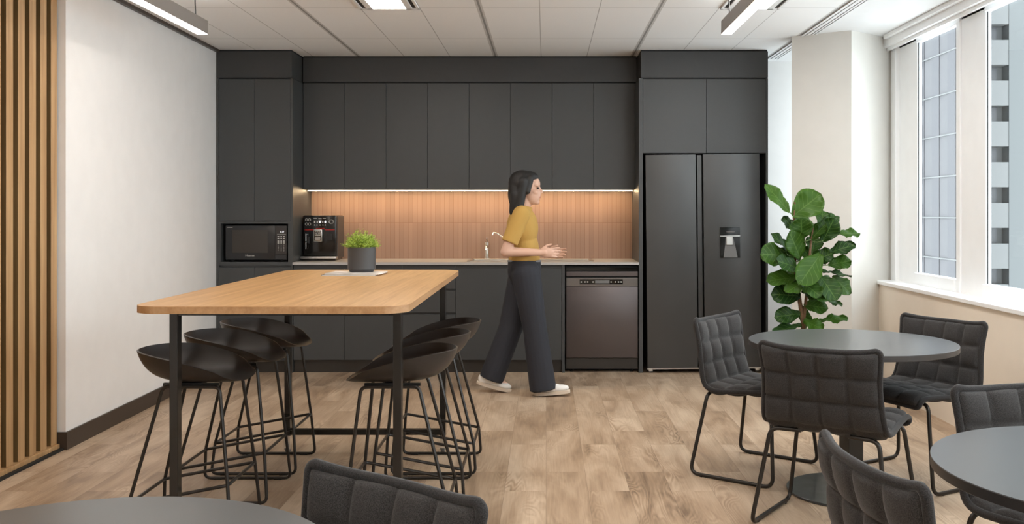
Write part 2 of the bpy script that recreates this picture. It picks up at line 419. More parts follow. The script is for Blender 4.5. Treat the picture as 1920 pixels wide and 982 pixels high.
def blob(name, bm, voxel, m, parent, smooth=4, world=True):
    """fuse overlapping closed pieces into one continuous surface"""
    bmesh.ops.recalc_face_normals(bm, faces=bm.faces[:])
    me = bpy.data.meshes.new(name + '_raw'); bm.to_mesh(me); bm.free()
    tmp = link(bpy.data.objects.new(name + '_raw', me))
    rm = tmp.modifiers.new('r', 'REMESH'); rm.mode = 'VOXEL'; rm.voxel_size = voxel
    sm = tmp.modifiers.new('s', 'SMOOTH'); sm.factor = 0.5; sm.iterations = smooth
    dg = bpy.context.evaluated_depsgraph_get(); dg.update()
    out = bpy.data.meshes.new_from_object(tmp.evaluated_get(dg))
    bpy.data.objects.remove(tmp); bpy.data.meshes.remove(me)
    b2 = B(); b2.from_mesh(out); bpy.data.meshes.remove(out)
    return mesh(name, b2, m, parent, smooth='all', world=world)

# ------------------------------------------------------------------ camera, world
cam = bpy.data.cameras.new('camera'); cam.sensor_width = 36; cam.lens = F / 1920 * 36
cam.shift_x = (960 - CX) / 1920; cam.shift_y = (CY - 491) / 1920; cam.clip_end = 500
co = link(bpy.data.objects.new('camera', cam)); co.location = (0, 0, H); co.rotation_euler = (PI / 2, 0, 0)
scene.camera = co
w = bpy.data.worlds.new('daylight'); scene.world = w; w.use_nodes = True
bg = w.node_tree.nodes['Background']; bg.inputs[0].default_value = (0.90, 0.95, 1.0, 1); bg.inputs[1].default_value = 5.7
scene.view_settings.view_transform = 'Standard'; scene.view_settings.look = 'None'
scene.view_settings.gamma = 1; scene.view_settings.use_curve_mapping = False; scene.view_settings.exposure = 0.1
scene.cycles.max_bounces = 10; scene.cycles.diffuse_bounces = 6; scene.cycles.sample_clamp_indirect = 8
scene.cycles.caustics_reflective = False; scene.cycles.caustics_refractive = False

# ------------------------------------------------------------------ room shell
FY, UY, BY = 7.97, 8.30, 8.607        # front plane of the joinery, of the wall units, back wall
YB = -3.2                             # wall behind the camera
CZ = H + (CY - 93) * FY / F           # ceiling height
def WL(y): return -2.741 + 0.0152 * (FY - y)      # the left wall runs very slightly inwards
structure('floor', bx(-3.2, 2.80, YB - .1, BY + .1, -0.1, 0.0), M_floor)
structure('ceiling', bx(-3.2, 2.045, YB - .1, BY + .1, CZ, CZ + 0.1), M_ceil)
structure('ceiling', bx(2.045, 2.80, YB - .1, BY + .1, CZ, CZ + 0.1), M_plaster)
structure('wall_back', bx(-3.2, 2.80, BY, BY + 0.1, 0, CZ), M_wall)
structure('wall_front', bx(-3.2, 2.80, YB - 0.1, YB, 0, CZ), M_wall)
structure('wall_left', prism(B(), [(WL(BY), BY), (-3.2, BY), (-3.2, 5.40), (WL(5.4), 5.40)], 0, CZ), M_wall)
structure('wall_left', bx(-3.2, -2.84, YB, 5.40, 0, CZ), M_wall)
bm = B(); prism(bm, [(WL(7.95) + .012, 7.95), (WL(7.95) - .01, 7.95), (WL(5.4) - .01, 5.40), (WL(5.4) - .05, 5.40), (WL(5.4) - .05, 5.388), (WL(5.4) + .012, 5.388)], 0, 0.10)
structure('baseboard_left', bm, M_skirt)
bm = B(); prism(bm, [(WL(BY) + .028, BY), (WL(BY) - .01, BY), (WL(5.4) - .01, 5.39), (WL(5.4) + .028, 5.39)], CZ - 0.022, CZ)
structure('trim_1', bm, M_skirt)
# corner column
structure('wall_column', prism(B(), [(1.885, 7.37), (2.265, 7.12), (2.665, 7.44), (2.79, 7.44), (2.79, 7.56), (2.55, 7.74), (2.10, 7.66)], 0, CZ), M_col)
# window wall: low wall with sill, header, frames and panes
structure('wall_right', bx(2.545, 2.80, YB, 7.44, 0, 0.785), M_low)
structure('wall_right', bx(2.70, 2.75, YB, 7.50, 2.585, CZ), M_plaster)
structure('wall_right', bx(2.75, 2.80, 7.44, BY, 0, 0.785), M_wall)
structure('wall_right', bx(2.75, 2.80, 7.50, BY, 2.585, CZ), M_wall)
wr = root('window_7', None, None, (2.775, 8.1, 0.79)); wr['kind'] = 'structure'
bm = B(); box(bm, 2.75, 2.80, 7.50, 7.70, .785, 2.585); box(bm, 2.75, 2.80, 8.54, BY, .785, 2.585); box(bm, 2.75, 2.80, 7.70, 8.54, .785, .88); box(bm, 2.75, 2.80, 7.70, 8.54, 2.55, 2.585)
mesh('frame', bm, M_frame, wr, world=True)
mesh('pane', bx(2.772, 2.778, 7.70, 8.54, .88, 2.55), M_glass, wr, world=True)
structure('trim_2', bx(2.525, 2.68, YB, 7.40, 0.785, 0.812, bev=0.004), M_frame)
bm = B(); box(bm, 2.60, 2.70, YB, 7.42, 2.60, CZ - .002); box(bm, 2.63, 2.645, YB, 7.42, 2.575, 2.60); box(bm, 2.565, 2.60, YB, 7.30, CZ - 0.03, CZ - .002)
structure('trim_3', bm, M_frame)
spans = [(6.30, 6.985), (4.62, 5.895), (2.95, 4.22), (1.28, 2.55), (-0.39, 0.88), (-2.06, -0.79)]
prev = 7.50
for i, (y0, y1) in enumerate(spans):
    wr = root('window_%d' % (i + 1), None, None, (2.70, (y0 + y1) / 2, 0.80)); wr['kind'] = 'structure'
    bm = B()
    yl = spans[i + 1][1] if i + 1 < len(spans) else YB
    box(bm, 2.70, 2.735, y1, prev, 0.80, 2.60, bev=.003)                 # the flat mullion panel beside the pane
    if i == 0: box(bm, 2.665, 2.72, 7.33, 7.42, 0.80, 2.60, bev=.004)
    box(bm, 2.675, 2.735, y0, y1, 0.80, 0.895, bev=.006); box(bm, 2.69, 2.735, y0, y1, 2.565, 2.60, bev=.003)
    box(bm, 2.688, 2.735, y0 - .06, y0, 0.80, 2.60, bev=.006)
    mesh('frame', bm, M_frame, wr, world=True)
    bm = B()
    box(bm, 2.708, 2.7115, y1 - .008, y1, 0.895, 2.565)
    mesh('gasket', bm, M_gap, wr, world=True)
    mesh('pane', bx(2.712, 2.718, y0, y1, 0.895, 2.565), M_glass, wr, world=True)
    prev = y0 - .06
structure('wall_right', bx(2.70, 2.80, YB, prev, 0.785, 2.585), M_wall)

# ------------------------------------------------------------------ timber slats on the left wall
sl = root('slat_panel', 'oak batten wall panel with tall vertical slats beside the white wall', 'wall panel', (-2.78, 4.2, 0))
XS = -2.743
mesh('backing', bx(-2.84, -2.825, 2.2, 5.385, 0.037, CZ - .002), M_slat, sl, world=True)
mesh('plinth', bx(-2.825, -2.728, 2.2, 5.385, 0.012, 0.037, bev=.002), M_slat, sl, world=True)
mesh('floor_strip', bx(-2.825, -2.706, 2.2, 5.385, 0.0, 0.012), M_gap, sl, world=True, label='black strip along the floor')  # black angle strip at the foot of the plinth
y = 5.384; k = 0
while y > 2.3:
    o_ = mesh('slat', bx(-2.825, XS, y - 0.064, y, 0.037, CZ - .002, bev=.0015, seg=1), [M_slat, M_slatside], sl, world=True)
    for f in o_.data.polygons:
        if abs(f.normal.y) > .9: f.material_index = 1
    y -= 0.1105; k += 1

# ------------------------------------------------------------------ ceiling fittings
def troffer(x0, y0, label, y_len=1.12, wd=0.39):
    t = root('troffer_light', label, 'ceiling light', (x0 + wd / 2, y0 + y_len / 2, CZ - .012), group='recessed troffer lights')
    bm = B(); z0, z1 = CZ - 0.012, CZ - 0.001
    for a, b_ in ((0, .016), (.045, .085), (wd - .085, wd - .045), (wd - .016, wd)): box(bm, x0 + a, x0 + b_, y0, y0 + y_len, z0, z1)
    for a, b_ in ((0, .02), (y_len - .02, y_len)): box(bm, x0, x0 + wd, y0 + a, y0 + b_, z0, z1)
    mesh('frame', bm, M_plaster, t, world=True)
    for a in (.016, wd - .045): mesh('air_slot', bx(x0 + a, x0 + a + .029, y0 + .02, y0 + y_len - .02, CZ - .004, CZ - .002), M_grille, t, world=True)
    mesh('diffuser', bx(x0 + .085, x0 + wd - .085, y0 + .02, y0 + y_len - .02, CZ - .007, CZ - .002), M_troffer, t, world=True)
    return t
Y0 = 6.335 - 1.122
troffer(-1.225, Y0, 'recessed ceiling light panel with black air slots, above the bar table, left of the two')
troffer(1.148, Y0, 'recessed ceiling light panel with black air slots, beside the right hanging lamp')
for xa in (-1.225, 1.148):
    for kk in (2, 4, 6): troffer(xa, Y0 - 1.125 * kk, 'recessed ceiling light panel with black air slots, farther from the kitchen')
def pendant(x0, label, y_end=5.98, ln=3.3):
    z0 = PZ(65, y_end); z1 = PZ(39, y_end); wd = 0.066
    p = root('linear_pendant', label, 'pendant light', (x0 + wd / 2, y_end - ln / 2, z0), group='linear pendant lights')
    bm = B(); box(bm, x0, x0 + wd, y_end - ln, y_end, z0 + .004, z1, bev=.0015, seg=1)
    mesh('housing', bm, M_lamp_body, p, world=True)
    mesh('diffuser', bx(x0 + .003, x0 + wd - .003, y_end - ln + .003, y_end - .003, z0, z0 + .004), M_pend, p, world=True)
    mesh('added_ceiling_glow', bx(x0 + .008, x0 + wd - .008, y_end - ln + .01, y_end - .01, z1, z1 + .002), M_ceilglow, p, world=True)  # added glowing strip, out of view, that brightens the ceiling
    for yy in (y_end - 0.12, y_end - ln + 0.3):
        bm = B(); tube(bm, [(x0 + wd / 2, yy, z1), (x0 + wd / 2 - .01, yy + .01, CZ)], 0.004)
        c = mesh('suspension_cord', bm, M_cord, p, world=True)
        bm = B(); lathe(bm, [(.022, CZ - .03), (.03, CZ - .001)], x0 + wd / 2 - .01, yy + .01, 20)
        mesh('ceiling_cup', bm, M_cord, c, world=True)
pendant(PX(390, 5.98) - .066, 'long grey hanging light bar near the white left wall')
pendant(PX(1352, 5.98), 'long grey hanging light bar towards the windows, ending in front of a light panel')
sd = root('slot_diffuser', 'white slot air diffuser running along the ceiling toward the column', 'air vent', (2.0, 3.0, CZ - .006))
bm = B()
for a, b_ in ((1.945, 1.965), (1.975, 2.0), (2.01, 2.025), (2.034, 2.05)): box(bm, a, b_, YB + .1, 8.45, CZ - .006, CZ - .001)
mesh('frame', bm, M_plaster, sd, world=True)
mesh('air_slot', bx(1.965, 2.034, YB + .1, 8.45, CZ - .002, CZ - .0005), M_mgrey, sd, world=True)

# ------------------------------------------------------------------ kitchen joinery
XL0, XL1 = PX(405, FY) + .002, PX(549, FY)
XR0, XR1 = PX(1198, FY), PX(1440, FY)
T = 0.018
def door(par, x0, x1, z0, z1, yf=FY, name='door', m=None):
    g = 0.0013
    return mesh(name, bx(x0 + g, x1 - g, yf, yf + T, z0 + g, z1 - g, bev=.001, seg=1), m or M_cab, par, world=True)
ZD = PZ(147, FY)                      # top of the tall doors
# left tall unit with the microwave niche
tl = root('tall_cabinet', 'tall charcoal cabinet at the left wall with a microwave niche', 'cabinet', ((XL0 + XL1) / 2, FY + .3, 0))
zn0, zn1 = PZ(491, FY), PZ(419, FY); xn0, xn1 = PX(413.5, FY), PX(540, FY); zu = PZ(414.5, FY); zl = PZ(500, FY)
bm = B(); yb = BY - .003; yc = FY + T + .003
box(bm, XL0, XL0 + .022, FY, yb, 0.0, ZD); box(bm, XL1 - .02, XL1, FY, yb, 0.0, ZD)
box(bm, XL0 + .022, XL1 - .02, yc, yb, zn1 + .002, ZD); box(bm, XL0 + .022, XL1 - .02, yc, yb, 0.1, zn0 - .002)
mesh('carcass', bm, M_cab, tl, world=True)
bm = B(); box(bm, XL0 + .022, xn0, FY + .002, yb, zn0, zn1); box(bm, xn1, XL1 - .02, FY + .002, yb, zn0, zn1)
box(bm, XL0 + .022, XL1 - .02, FY + .002, yc, zn1, zu - .003); box(bm, XL0 + .022, XL1 - .02, FY + .002, yc, zl + .012, zn0)
mesh('niche_frame', bm, M_cab, tl, world=True)
mesh('niche_lining', bx(xn0, xn1, FY + .30, FY + .55, zn0, zn1), M_gap, tl, world=True)
mid = PX(477, FY)
for a, b_ in ((XL0 + .022, mid), (mid, XL1 - .02)):
    door(tl, a, b_, zu, ZD - .006); door(tl, a, b_, 0.10, zl - .004)
# right tall unit round the fridge
tr = root('fridge_cabinet', 'charcoal cabinet surround above and beside the dark fridge', 'cabinet', ((XR0 + XR1) / 2, FY + .3, 0))
zf = PZ(287, FY); xa, xb = PX(1205.5, FY), PX(1436, FY)
bm = B(); box(bm, XR0, xa, FY, yb, 0, ZD); box(bm, xb, XR1, FY, yb, 0, ZD)
mesh('side_panel', bm, M_cab, tr, world=True)
mesh('carcass', bx(xa, xb, yc, yb, zf, ZD), M_cab_d, tr, world=True)
md = PX(1324.5, FY)
door(tr, xa, md, zf, ZD - .006); door(tr, md, xb, zf, ZD - .006)
# bulkheads up to the ceiling
zb = PZ(145, FY)
def bulk(x0, x1, yf, z0, label):
    t = root('bulkhead', label, 'bulkhead panel', ((x0 + x1) / 2, yf + .15, z0), group='bulkhead panels above the cabinets')
    mesh('panel', bx(x0, x1, yf, BY - .003, z0 + .006, CZ - .014, bev=.001, seg=1), M_cab_d, t, world=True)
    mesh('shadow_gap', bx(x0 + .004, x1 - .004, yf + .012, BY - .003, CZ - .014, CZ - .0005), M_gap, t, world=True)
    mesh('lower_gap', bx(x0 + .004, x1 - .004, yf + .014, BY - .004, z0 + .0005, z0 + .006), M_gap, t, world=True)
bulk(XL0, PX(547, FY), FY, ZD, 'charcoal bulkhead panel above the microwave cabinet')
zub = PZ(155, UY)
bulk(PX(549, FY) + .001, PX(1201, FY) - .001, UY, zub, 'long charcoal bulkhead panel above the row of wall cabinets')
bulk(PX(1202, FY), XR1, FY, ZD, 'charcoal bulkhead panel above the fridge doors')
# wall cabinets, four units of two doors
xw0, xw1 = PX(568, UY) + .001, PX(1198, FY) - .001; zw0 = PZ(354.5, UY); zw1 = zub - .001
wl_lab = ['charcoal two-door wall cabinet next to the microwave cabinet', 'charcoal two-door wall cabinet, second from the microwave side',
          'charcoal two-door wall cabinet above the walking person', 'charcoal two-door wall cabinet next to the fridge cabinet']
dw = (xw1 - xw0) / 8
for k in range(4):
    a = xw0 + dw * 2 * k; b_ = a + dw * 2
    wc = root('wall_cabinet', wl_lab[k], 'cabinet', ((a + b_) / 2, UY + .15, zw0), group='wall cabinets over the counter')
    mesh('carcass', bx(a + .0005, b_ - .0005, UY + T + .002, BY - .002, zw0 + .004, zw1), M_cab_d, wc, world=True)
    door(wc, a, a + dw, zw0, zw1 - .004, UY); door(wc, a + dw, b_, zw0, zw1 - .004, UY)
# LED strip below the wall cabinets
ls = root('led_strip', 'glowing warm LED strip under the wall cabinets', 'light strip', ((xw0 + xw1) / 2, UY + .12, zw0 - .012))
mesh('channel', bx(xw0 + .01, xw1 - .01, UY + .12, UY + .145, zw0 - .010, zw0 + .0035), M_steel, ls, world=True)
mesh('diffuser', bx(xw0 + .01, xw1 - .01, UY + .123, UY + .142, zw0 - .0135, zw0 - .010), M_led, ls, world=True)
# splashback
zc1 = PZ(491.5, FY); zc0 = zc1 - .021
zs = PZ(417.5, BY - .012)
bm = B(); box(bm, XL1 + .001, XR0 - .001, BY - .013, BY - .001, zc1 - zs, zw0 + .01 - zs)
sp = solo('splashback', bm, M_tile, 'terracotta finger tile splashback behind the counter', 'splashback')
# origin at the seam between the two tile rows so that the pattern follows it
lo = min(v.co.z for v in sp.data.vertices)
for v in sp.data.vertices: v.co.z += (zc1 - zs) - lo
sp.location.z = zs
# counter with a cut-out for the sink
xs0, xs1 = PX(878, 8.25), PX(1112, 8.25); ys0, ys1 = FY + .14, FY + .50
xc0, xc1 = XL1 + .001, XR0 - .001; yk = BY - .014
bm = B(); xb0, xb1 = xs0 + .03, xs0 + .43
for a in ((xc0, xb0, FY - .012, yk), (xb1, xc1, FY - .012, yk), (xb0, xb1, FY - .012, ys0 + .02), (xb0, xb1, ys1 - .03, yk)): box(bm, a[0], a[1], a[2], a[3], zc0, zc1)
bmesh.ops.remove_doubles(bm, verts=bm.verts[:], dist=1e-5)
solo('worktop', bm, M_counter, 'pale grey stone worktop along the whole kitchen counter', 'worktop')
# base units
zt = PZ(503, FY); zk = PZ(675, FY)
def base(name, label, px0, px1, fronts, cat='cabinet'):
    x0, x1 = PX(px0, FY), PX(px1, FY)
    t = root(name, label, cat, ((x0 + x1) / 2, FY + .3, zk), group='base units below the worktop')
    mesh('carcass', bx(x0 + .0005, x1 - .0005, FY + T + .003, BY - .015, zk, zc0 - .002), M_cab_d, t, world=True)
    mesh('handle_channel', bx(x0 + .0005, x1 - .0005, FY + .012, FY + T + .002, zt - .02, zc0 - .003), M_cab_d, t, world=True)
    for (nm, a, b_, pz0, pz1) in fronts: door(t, PX(a, FY), PX(b_, FY), PZ(pz0, FY), PZ(pz1, FY), name=nm)
    return t
base('base_cabinet', 'charcoal two-door base cabinet next to the microwave cabinet', 550, 754, [('door', 550, 646, 675, 503), ('door', 646, 754, 675, 503)])
base('drawer_unit', 'charcoal three-drawer base unit behind the right end of the bar table', 754, 854.5,
     [('drawer', 754, 854.5, 541.5, 503), ('drawer', 754, 854.5, 586, 544.5), ('drawer', 754, 854.5, 675, 589.5)], 'drawers')
base('sink_cabinet', 'charcoal two-door base cabinet under the sink behind the walking person', 854.5, 1053, [('door', 854.5, 954, 675, 503), ('door', 954, 1053, 675, 503)])
solo('end_panel', bx(PX(1053.5, FY), PX(1059, FY), FY, BY - .015, 0, zc0 - .001), M_cab, 'slim charcoal end panel left of the dishwasher', 'end panel')
solo('kickboard', bx(PX(550, FY), PX(1053, FY), FY + .03, FY + .048, 0, zk - .002), M_kick, 'dark bronze kickboard below the base cabinets', 'kickboard')
solo('kickboard', bx(XL0 + .024, XL1 - .022, FY + .03, FY + .048, 0, .098), M_kick, 'short dark kickboard below the microwave cabinet', 'kickboard')

# dishwasher
dx0, dx1 = PX(1061.5, FY), PX(1196.5, FY); yd = FY + .012
d = root('dishwasher', 'graphite built-in dishwasher below the worktop beside the fridge cabinet', 'dishwasher', ((dx0 + dx1) / 2, FY + .3, 0))
mesh('body', bx(dx0 - .004, dx1 + .004, FY + .05, BY - .03, .02, zc0 - .012), M_gap, d, world=True)
mesh('top_rail', bx(dx0, dx1, yd + .02, FY + .06, PZ(508, FY), PZ(502, FY)), M_gloss, d, world=True)
dd = mesh('door', bx(dx0 + .001, dx1 - .001, yd, FY + .05, PZ(671, FY), PZ(537, FY), bev=.003), M_dw, d, world=True, smooth=True)
bm = B(); box(bm, dx0 + .001, dx1 - .001, yd, FY + .05, PZ(518, FY), PZ(509, FY), bev=.002)
mesh('handle_lip', bm, M_dw, d, world=True)
mesh('handle_recess', bx(dx0 + .001, dx1 - .001, yd + .022, FY + .05, PZ(524, FY), PZ(518, FY)), M_gap, d, world=True)
cp = mesh('control_panel', bx(dx0 + .001, dx1 - .001, yd, FY + .05, PZ(536.5, FY), PZ(521, FY), bev=.002), M_dwstrip, d, world=True)
mesh('control_window', bx(PX(1087, FY), PX(1168, FY), yd - .001, yd + .002, PZ(533, FY), PZ(523.5, FY), bev=.0004, seg=1), M_gloss, cp, world=True)
mesh('display', bx(PX(1116, FY), PX(1143, FY), yd - .002, yd, PZ(531, FY), PZ(525.5, FY)), M_mgrey, cp, world=True)
for px in (1090, 1097, 1102, 1112, 1146, 1154, 1160, 1165):
    mesh('button', bx(PX(px - 1.2, FY), PX(px + 1.2, FY), yd - .002, yd, PZ(529.6, FY), PZ(527.4, FY)), M_print, cp, world=True)
mesh('toe_panel', bx(dx0 + .001, dx1 - .001, FY + .03, FY + .05, PZ(692, FY), PZ(672, FY)), M_kick, d, world=True)
for xx in (dx0 + .05, dx1 - .05):
    bm = B(); lathe(bm, [(.016, 0), (.016, .008), (.007, .012), (.007, .04)], xx, FY + .08, 16); mesh('foot', bm, M_gap, d, world=True)

# fridge
fx0, fx1 = PX(1213.5, FY), PX(1427, FY); fz0, fz1 = PZ(689, FY), PZ(290.5, FY); yf = FY - .035
fr = root('refrigerator', 'dark stainless side-by-side fridge with an ice and water dispenser', 'refrigerator', ((fx0 + fx1) / 2, FY + .3, 0))
def fdoor(px0, px1):
    x0, x1 = PX(px0, FY), PX(px1, FY); bm = B()
    pts = []
    for k in range(9):
        t = k / 8; pts.append((x0 + (x1 - x0) * t, yf - 0.010 * (1 - (2 * t - 1) ** 2) + .010))
    pts += [(x1, FY + .04), (x0, FY + .04)]
    prism(bm, pts, fz0, fz1)
    return mesh('door', bm, M_fridge, fr, smooth=True, world=True)
mesh('body', bx(fx0 + .003, fx1 - .003, FY + .045, BY - .03, .05, fz1 - .012), M_gap, fr, world=True)
fdoor(1214, 1307.5); rd = fdoor(1321.5, 1427)
mesh('centre_grip', bx(PX(1311, FY), PX(1319, FY), FY + .0, FY + .04, fz0, fz1 - .004), M_fridge, fr, world=True)
mesh('bottom_trim', bx(fx0, fx1, FY - .012, FY + .04, fz0 - .012, fz0 - .003), M_steel, fr, world=True)
yq = yf - .008
bm = B(); xq0, xq1, zq0, zq1 = PX(1351, FY), PX(1388, FY), PZ(484, FY), PZ(427, FY)
box(bm, xq0, xq1, yq - .004, yq + .012, zq0, zq1, bev=.002)
ds = mesh('water_dispenser', bm, M_gloss, rd, world=True)
mesh('dispenser_shelf', bx(xq0, xq1, yq - .008, yq - .003, PZ(444, FY), PZ(442.5, FY)), M_steel, rd, world=True)
bm = B(); pts = [(PX(1357, FY), zq0 + .003), (PX(1383, FY), zq0 + .003), (PX(1379, FY), PZ(462, FY)), (PX(1375, FY), PZ(446, FY)), (PX(1361, FY), PZ(446, FY)), (PX(1360, FY), PZ(462, FY))]
prism(bm, pts, -.003, .001); xform(bm, Matrix.Translation((0, yq - .005, 0)) @ Matrix.Rotation(PI / 2, 4, 'X'))
mesh('dispenser_recess', bm, M_mgrey, rd, world=True)
mesh('dispenser_lever', bx(PX(1362, FY), PX(1374, FY), yq - .016, yq - .006, PZ(460, FY), PZ(445, FY), bev=.003), M_steel, rd, world=True)
bm = B(); lathe(bm, [(.014, -.006), (.018, 0), (.018, .008)], 0, 0, 20); xform(bm, Matrix.Translation((PX(1370, FY), yq - .010, PZ(436, FY))) @ Matrix.Diagonal((2.0, .6, .8, 1)))
mesh('dispenser_spout', bm, M_mgrey, rd, smooth=True, world=True)
def caster(par, x, y, zr, r, wdt=.02, m=M_chrome):
    bm = B(); lathe(bm, [(r * .5, -wdt / 2), (r * .95, -wdt / 2), (r, -wdt / 4), (r, wdt / 4), (r * .95, wdt / 2), (r * .5, wdt / 2)], 0, 0, 22)
    xform(bm, Matrix.Translation((x, y, r)) @ Matrix.Rotation(PI / 2, 4, 'Y'))
    c = mesh('caster', bm, M_mgrey, par, smooth=True, world=True)
    bm = B()
    for s in (-1, 1): box(bm, x + s * (wdt / 2 + .003) - .002, x + s * (wdt / 2 + .003) + .002, y - r * .8, y + r * .8, r * .6, zr, bev=.0015)
    box(bm, x - wdt / 2 - .004, x + wdt / 2 + .004, y - r * 1.12, y - r * 1.02, r * .9, zr)
    box(bm, x - wdt / 2 - .005, x + wdt / 2 + .005, y - r * .6, y + r * .6, zr - .004, zr)
    mesh('fork', bm, m, c, world=True)
for xx in (fx0 + .03, fx1 - .03): caster(fr, xx, FY + .02, fz0 - .013, .018, .022)
for xx in (fx0 + .03, fx1 - .03): caster(fr, xx, FY + .5, .05, .018, .022)
fr.rotation_euler = (0, math.radians(-0.6), 0); fr.location.z = 0.004

# microwave in its niche
mx0, mx1, mz0, mz1 = PX(420, FY), PX(536, FY), PZ(487.5, FY), PZ(422.5, FY); ym = FY + .03
mw = root('microwave_oven', 'black microwave oven set into the tall cabinet niche', 'microwave', ((mx0 + mx1) / 2, FY + .2, zn0))
mesh('body', bx(mx0, mx1, ym + .02, ym + .26, zn0 + .012, mz1), M_gap, mw, world=True)
for xx in (mx0 + .05, mx1 - .05): mesh('foot', bx(xx - .012, xx + .012, ym + .04, ym + .22, zn0, zn0 + .012), M_gap, mw, world=True)
xm = PX(514, FY)
md_ = mesh('door', bx(mx0 + .002, xm - .001, ym, ym + .02, mz0 + .002, mz1 - .002, bev=.003), M_mw, mw, world=True, smooth=True)
mesh('door_window', bx(PX(433, FY), PX(500, FY), ym - .0008, ym + .001, PZ(474, FY), PZ(431, FY)), mat('dark_brown_tinted_glass', (0.035, 0.028, 0.022), 0.15), md_, world=True)
cpn = mesh('control_panel', bx(xm + .001, mx1 - .001, ym, ym + .02, PZ(477.5, FY), mz1 - .002, bev=.002), M_mwpanel, mw, world=True)
mesh('open_button', bx(xm + .001, mx1 - .001, ym, ym + .02, mz0 + .002, PZ(478, FY), bev=.002), M_mw, mw, world=True)
text('brand_lettering', 'Hisense', .021, M_print, md_, (PX(466.5, FY), ym - .001, PZ(479.3, FY)), sx=1.15)
mesh('model_print', bx(PX(423.5, FY), PX(434, FY), ym - .001, ym + .001, PZ(426.5, FY), PZ(425.7, FY)), M_print, md_, world=True)
text('clock_digits', '1:17', .020, M_disp, cpn, (PX(527, FY), ym - .001, PZ(434.8, FY)))
for r_, py in enumerate((443.5, 447.2, 452, 455.7)):
    for px in (520, 525.5, 530.5): mesh('key', bx(PX(px - 1.5, FY), PX(px + 1.5, FY), ym - .001, ym + .001, PZ(py + .9, FY), PZ(py - .9, FY)), M_print, cpn, world=True)
for r_, py in enumerate((460, 463.4, 466.8, 470.2)):
    for c_, px in enumerate((520, 525.5, 530.5)):
        text('key_digit', ['123', '456', '789', '*0#'][r_][c_], .012, M_print, cpn, (PX(px, FY), ym - .001, PZ(py, FY)))
mesh('panel_line', bx(PX(517.5, FY), PX(534, FY), ym - .001, ym + .001, PZ(439.6, FY), PZ(439.1, FY)), M_print, cpn, world=True)

# sink and taps
sk = root('sink', 'stainless steel sink with drainer set into the worktop', 'sink', ((xs0 + xs1) / 2, (ys0 + ys1) / 2, zc1))
bm = B(); zz = zc1 + .005; zc1_ = zc1; zc1 = zc1 + .0006
box(bm, xs0, xs1, ys0, ys0 + .03, zc1, zz, bev=.0015, seg=1); box(bm, xs0, xs1, ys1 - .045, ys1, zc1, zz, bev=.0015, seg=1)
box(bm, xs0, xs0 + .035, ys0, ys1, zc1, zz, bev=.0015, seg=1); box(bm, xs1 - .035, xs1, ys0, ys1, zc1, zz, bev=.0015, seg=1); box(bm, xb1 - .005, xb1 + .05, ys0, ys1, zc1, zz, bev=.0015, seg=1)
mesh('rim', bm, M_steel, sk, world=True); zc1 = zc1_
bm = B(); a0, a1, c0, c1 = xb0 + .004, xb1 - .004, ys0 + .026, ys1 - .036
for q in ((a0, a0 + .002, c0, c1), (a1 - .002, a1, c0, c1), (a0, a1, c0, c0 + .002), (a0, a1, c1 - .002, c1)): box(bm, q[0], q[1], q[2], q[3], zc0 + .0005, zc1)
box(bm, a0, a1, c0, c1, zc0 + .0005, zc0 + .002)
mesh('bowl', bm, M_steel, sk, world=True)
bm = B()
for k in range(9): box(bm, xb1 + .06, xs1 - .045, ys0 + .045 + k * .03, ys0 + .055 + k * .03, zc1 + .002, zc1 + .005)
box(bm, xb1 + .045, xs1 - .03, ys0 + .028, ys1 - .043, zc1 + .0008, zc1 + .002)
mesh('drainer', bm, M_steel, sk, world=True)
tY = FY + .53
tx = PX(913, tY)
t1 = root('mixer_tap', 'short upright chrome mixer tap at the left end of the sink', 'tap', (tx, tY, zc1))
bm = B(); lathe(bm, [(.026, 0), (.026, .012), (.018, .016), (.018, .12), (.021, .124), (.021, .15), (.012, .156)], 0, 0, 24); mesh('body', bm, M_chrome, t1, smooth=True)
bm = B(); tube(bm, fillet([(0, 0, .10), (0, -.06, .12), (0, -.15, .115), (0, -.155, .085)], .02), .011, seg=12); mesh('spout', bm, M_chrome, t1, smooth=True)
bm = B(); tube(bm, [(0, 0, .155), (0, .01, .165), (0, -.04, .185)], .006); mesh('lever', bm, M_chrome, t1, smooth=True)
tx2 = PX(957, tY)
t2 = root('filter_tap', 'slender chrome gooseneck tap beside the walking person', 'tap', (tx2, tY, zc1))
bm = B(); lathe(bm, [(.024, 0), (.024, .01), (.015, .014), (.013, .08), (.009, .084)], 0, 0, 20); mesh('base', bm, M_chrome, t2, smooth=True)
bm = B(); tube(bm, fillet([(0, 0, .08), (0, -.01, .13), (-.05, -.05, .185), (-.115, -.09, .232), (-.145, -.11, .238), (-.152, -.115, .215)], .03), .006, seg=10); mesh('spout', bm, M_chrome, t2, smooth=True)
bm = B(); tube(bm, [(.012, 0, .05), (.035, -.01, .06)], .005); mesh('lever', bm, M_chrome, t2, smooth=True)

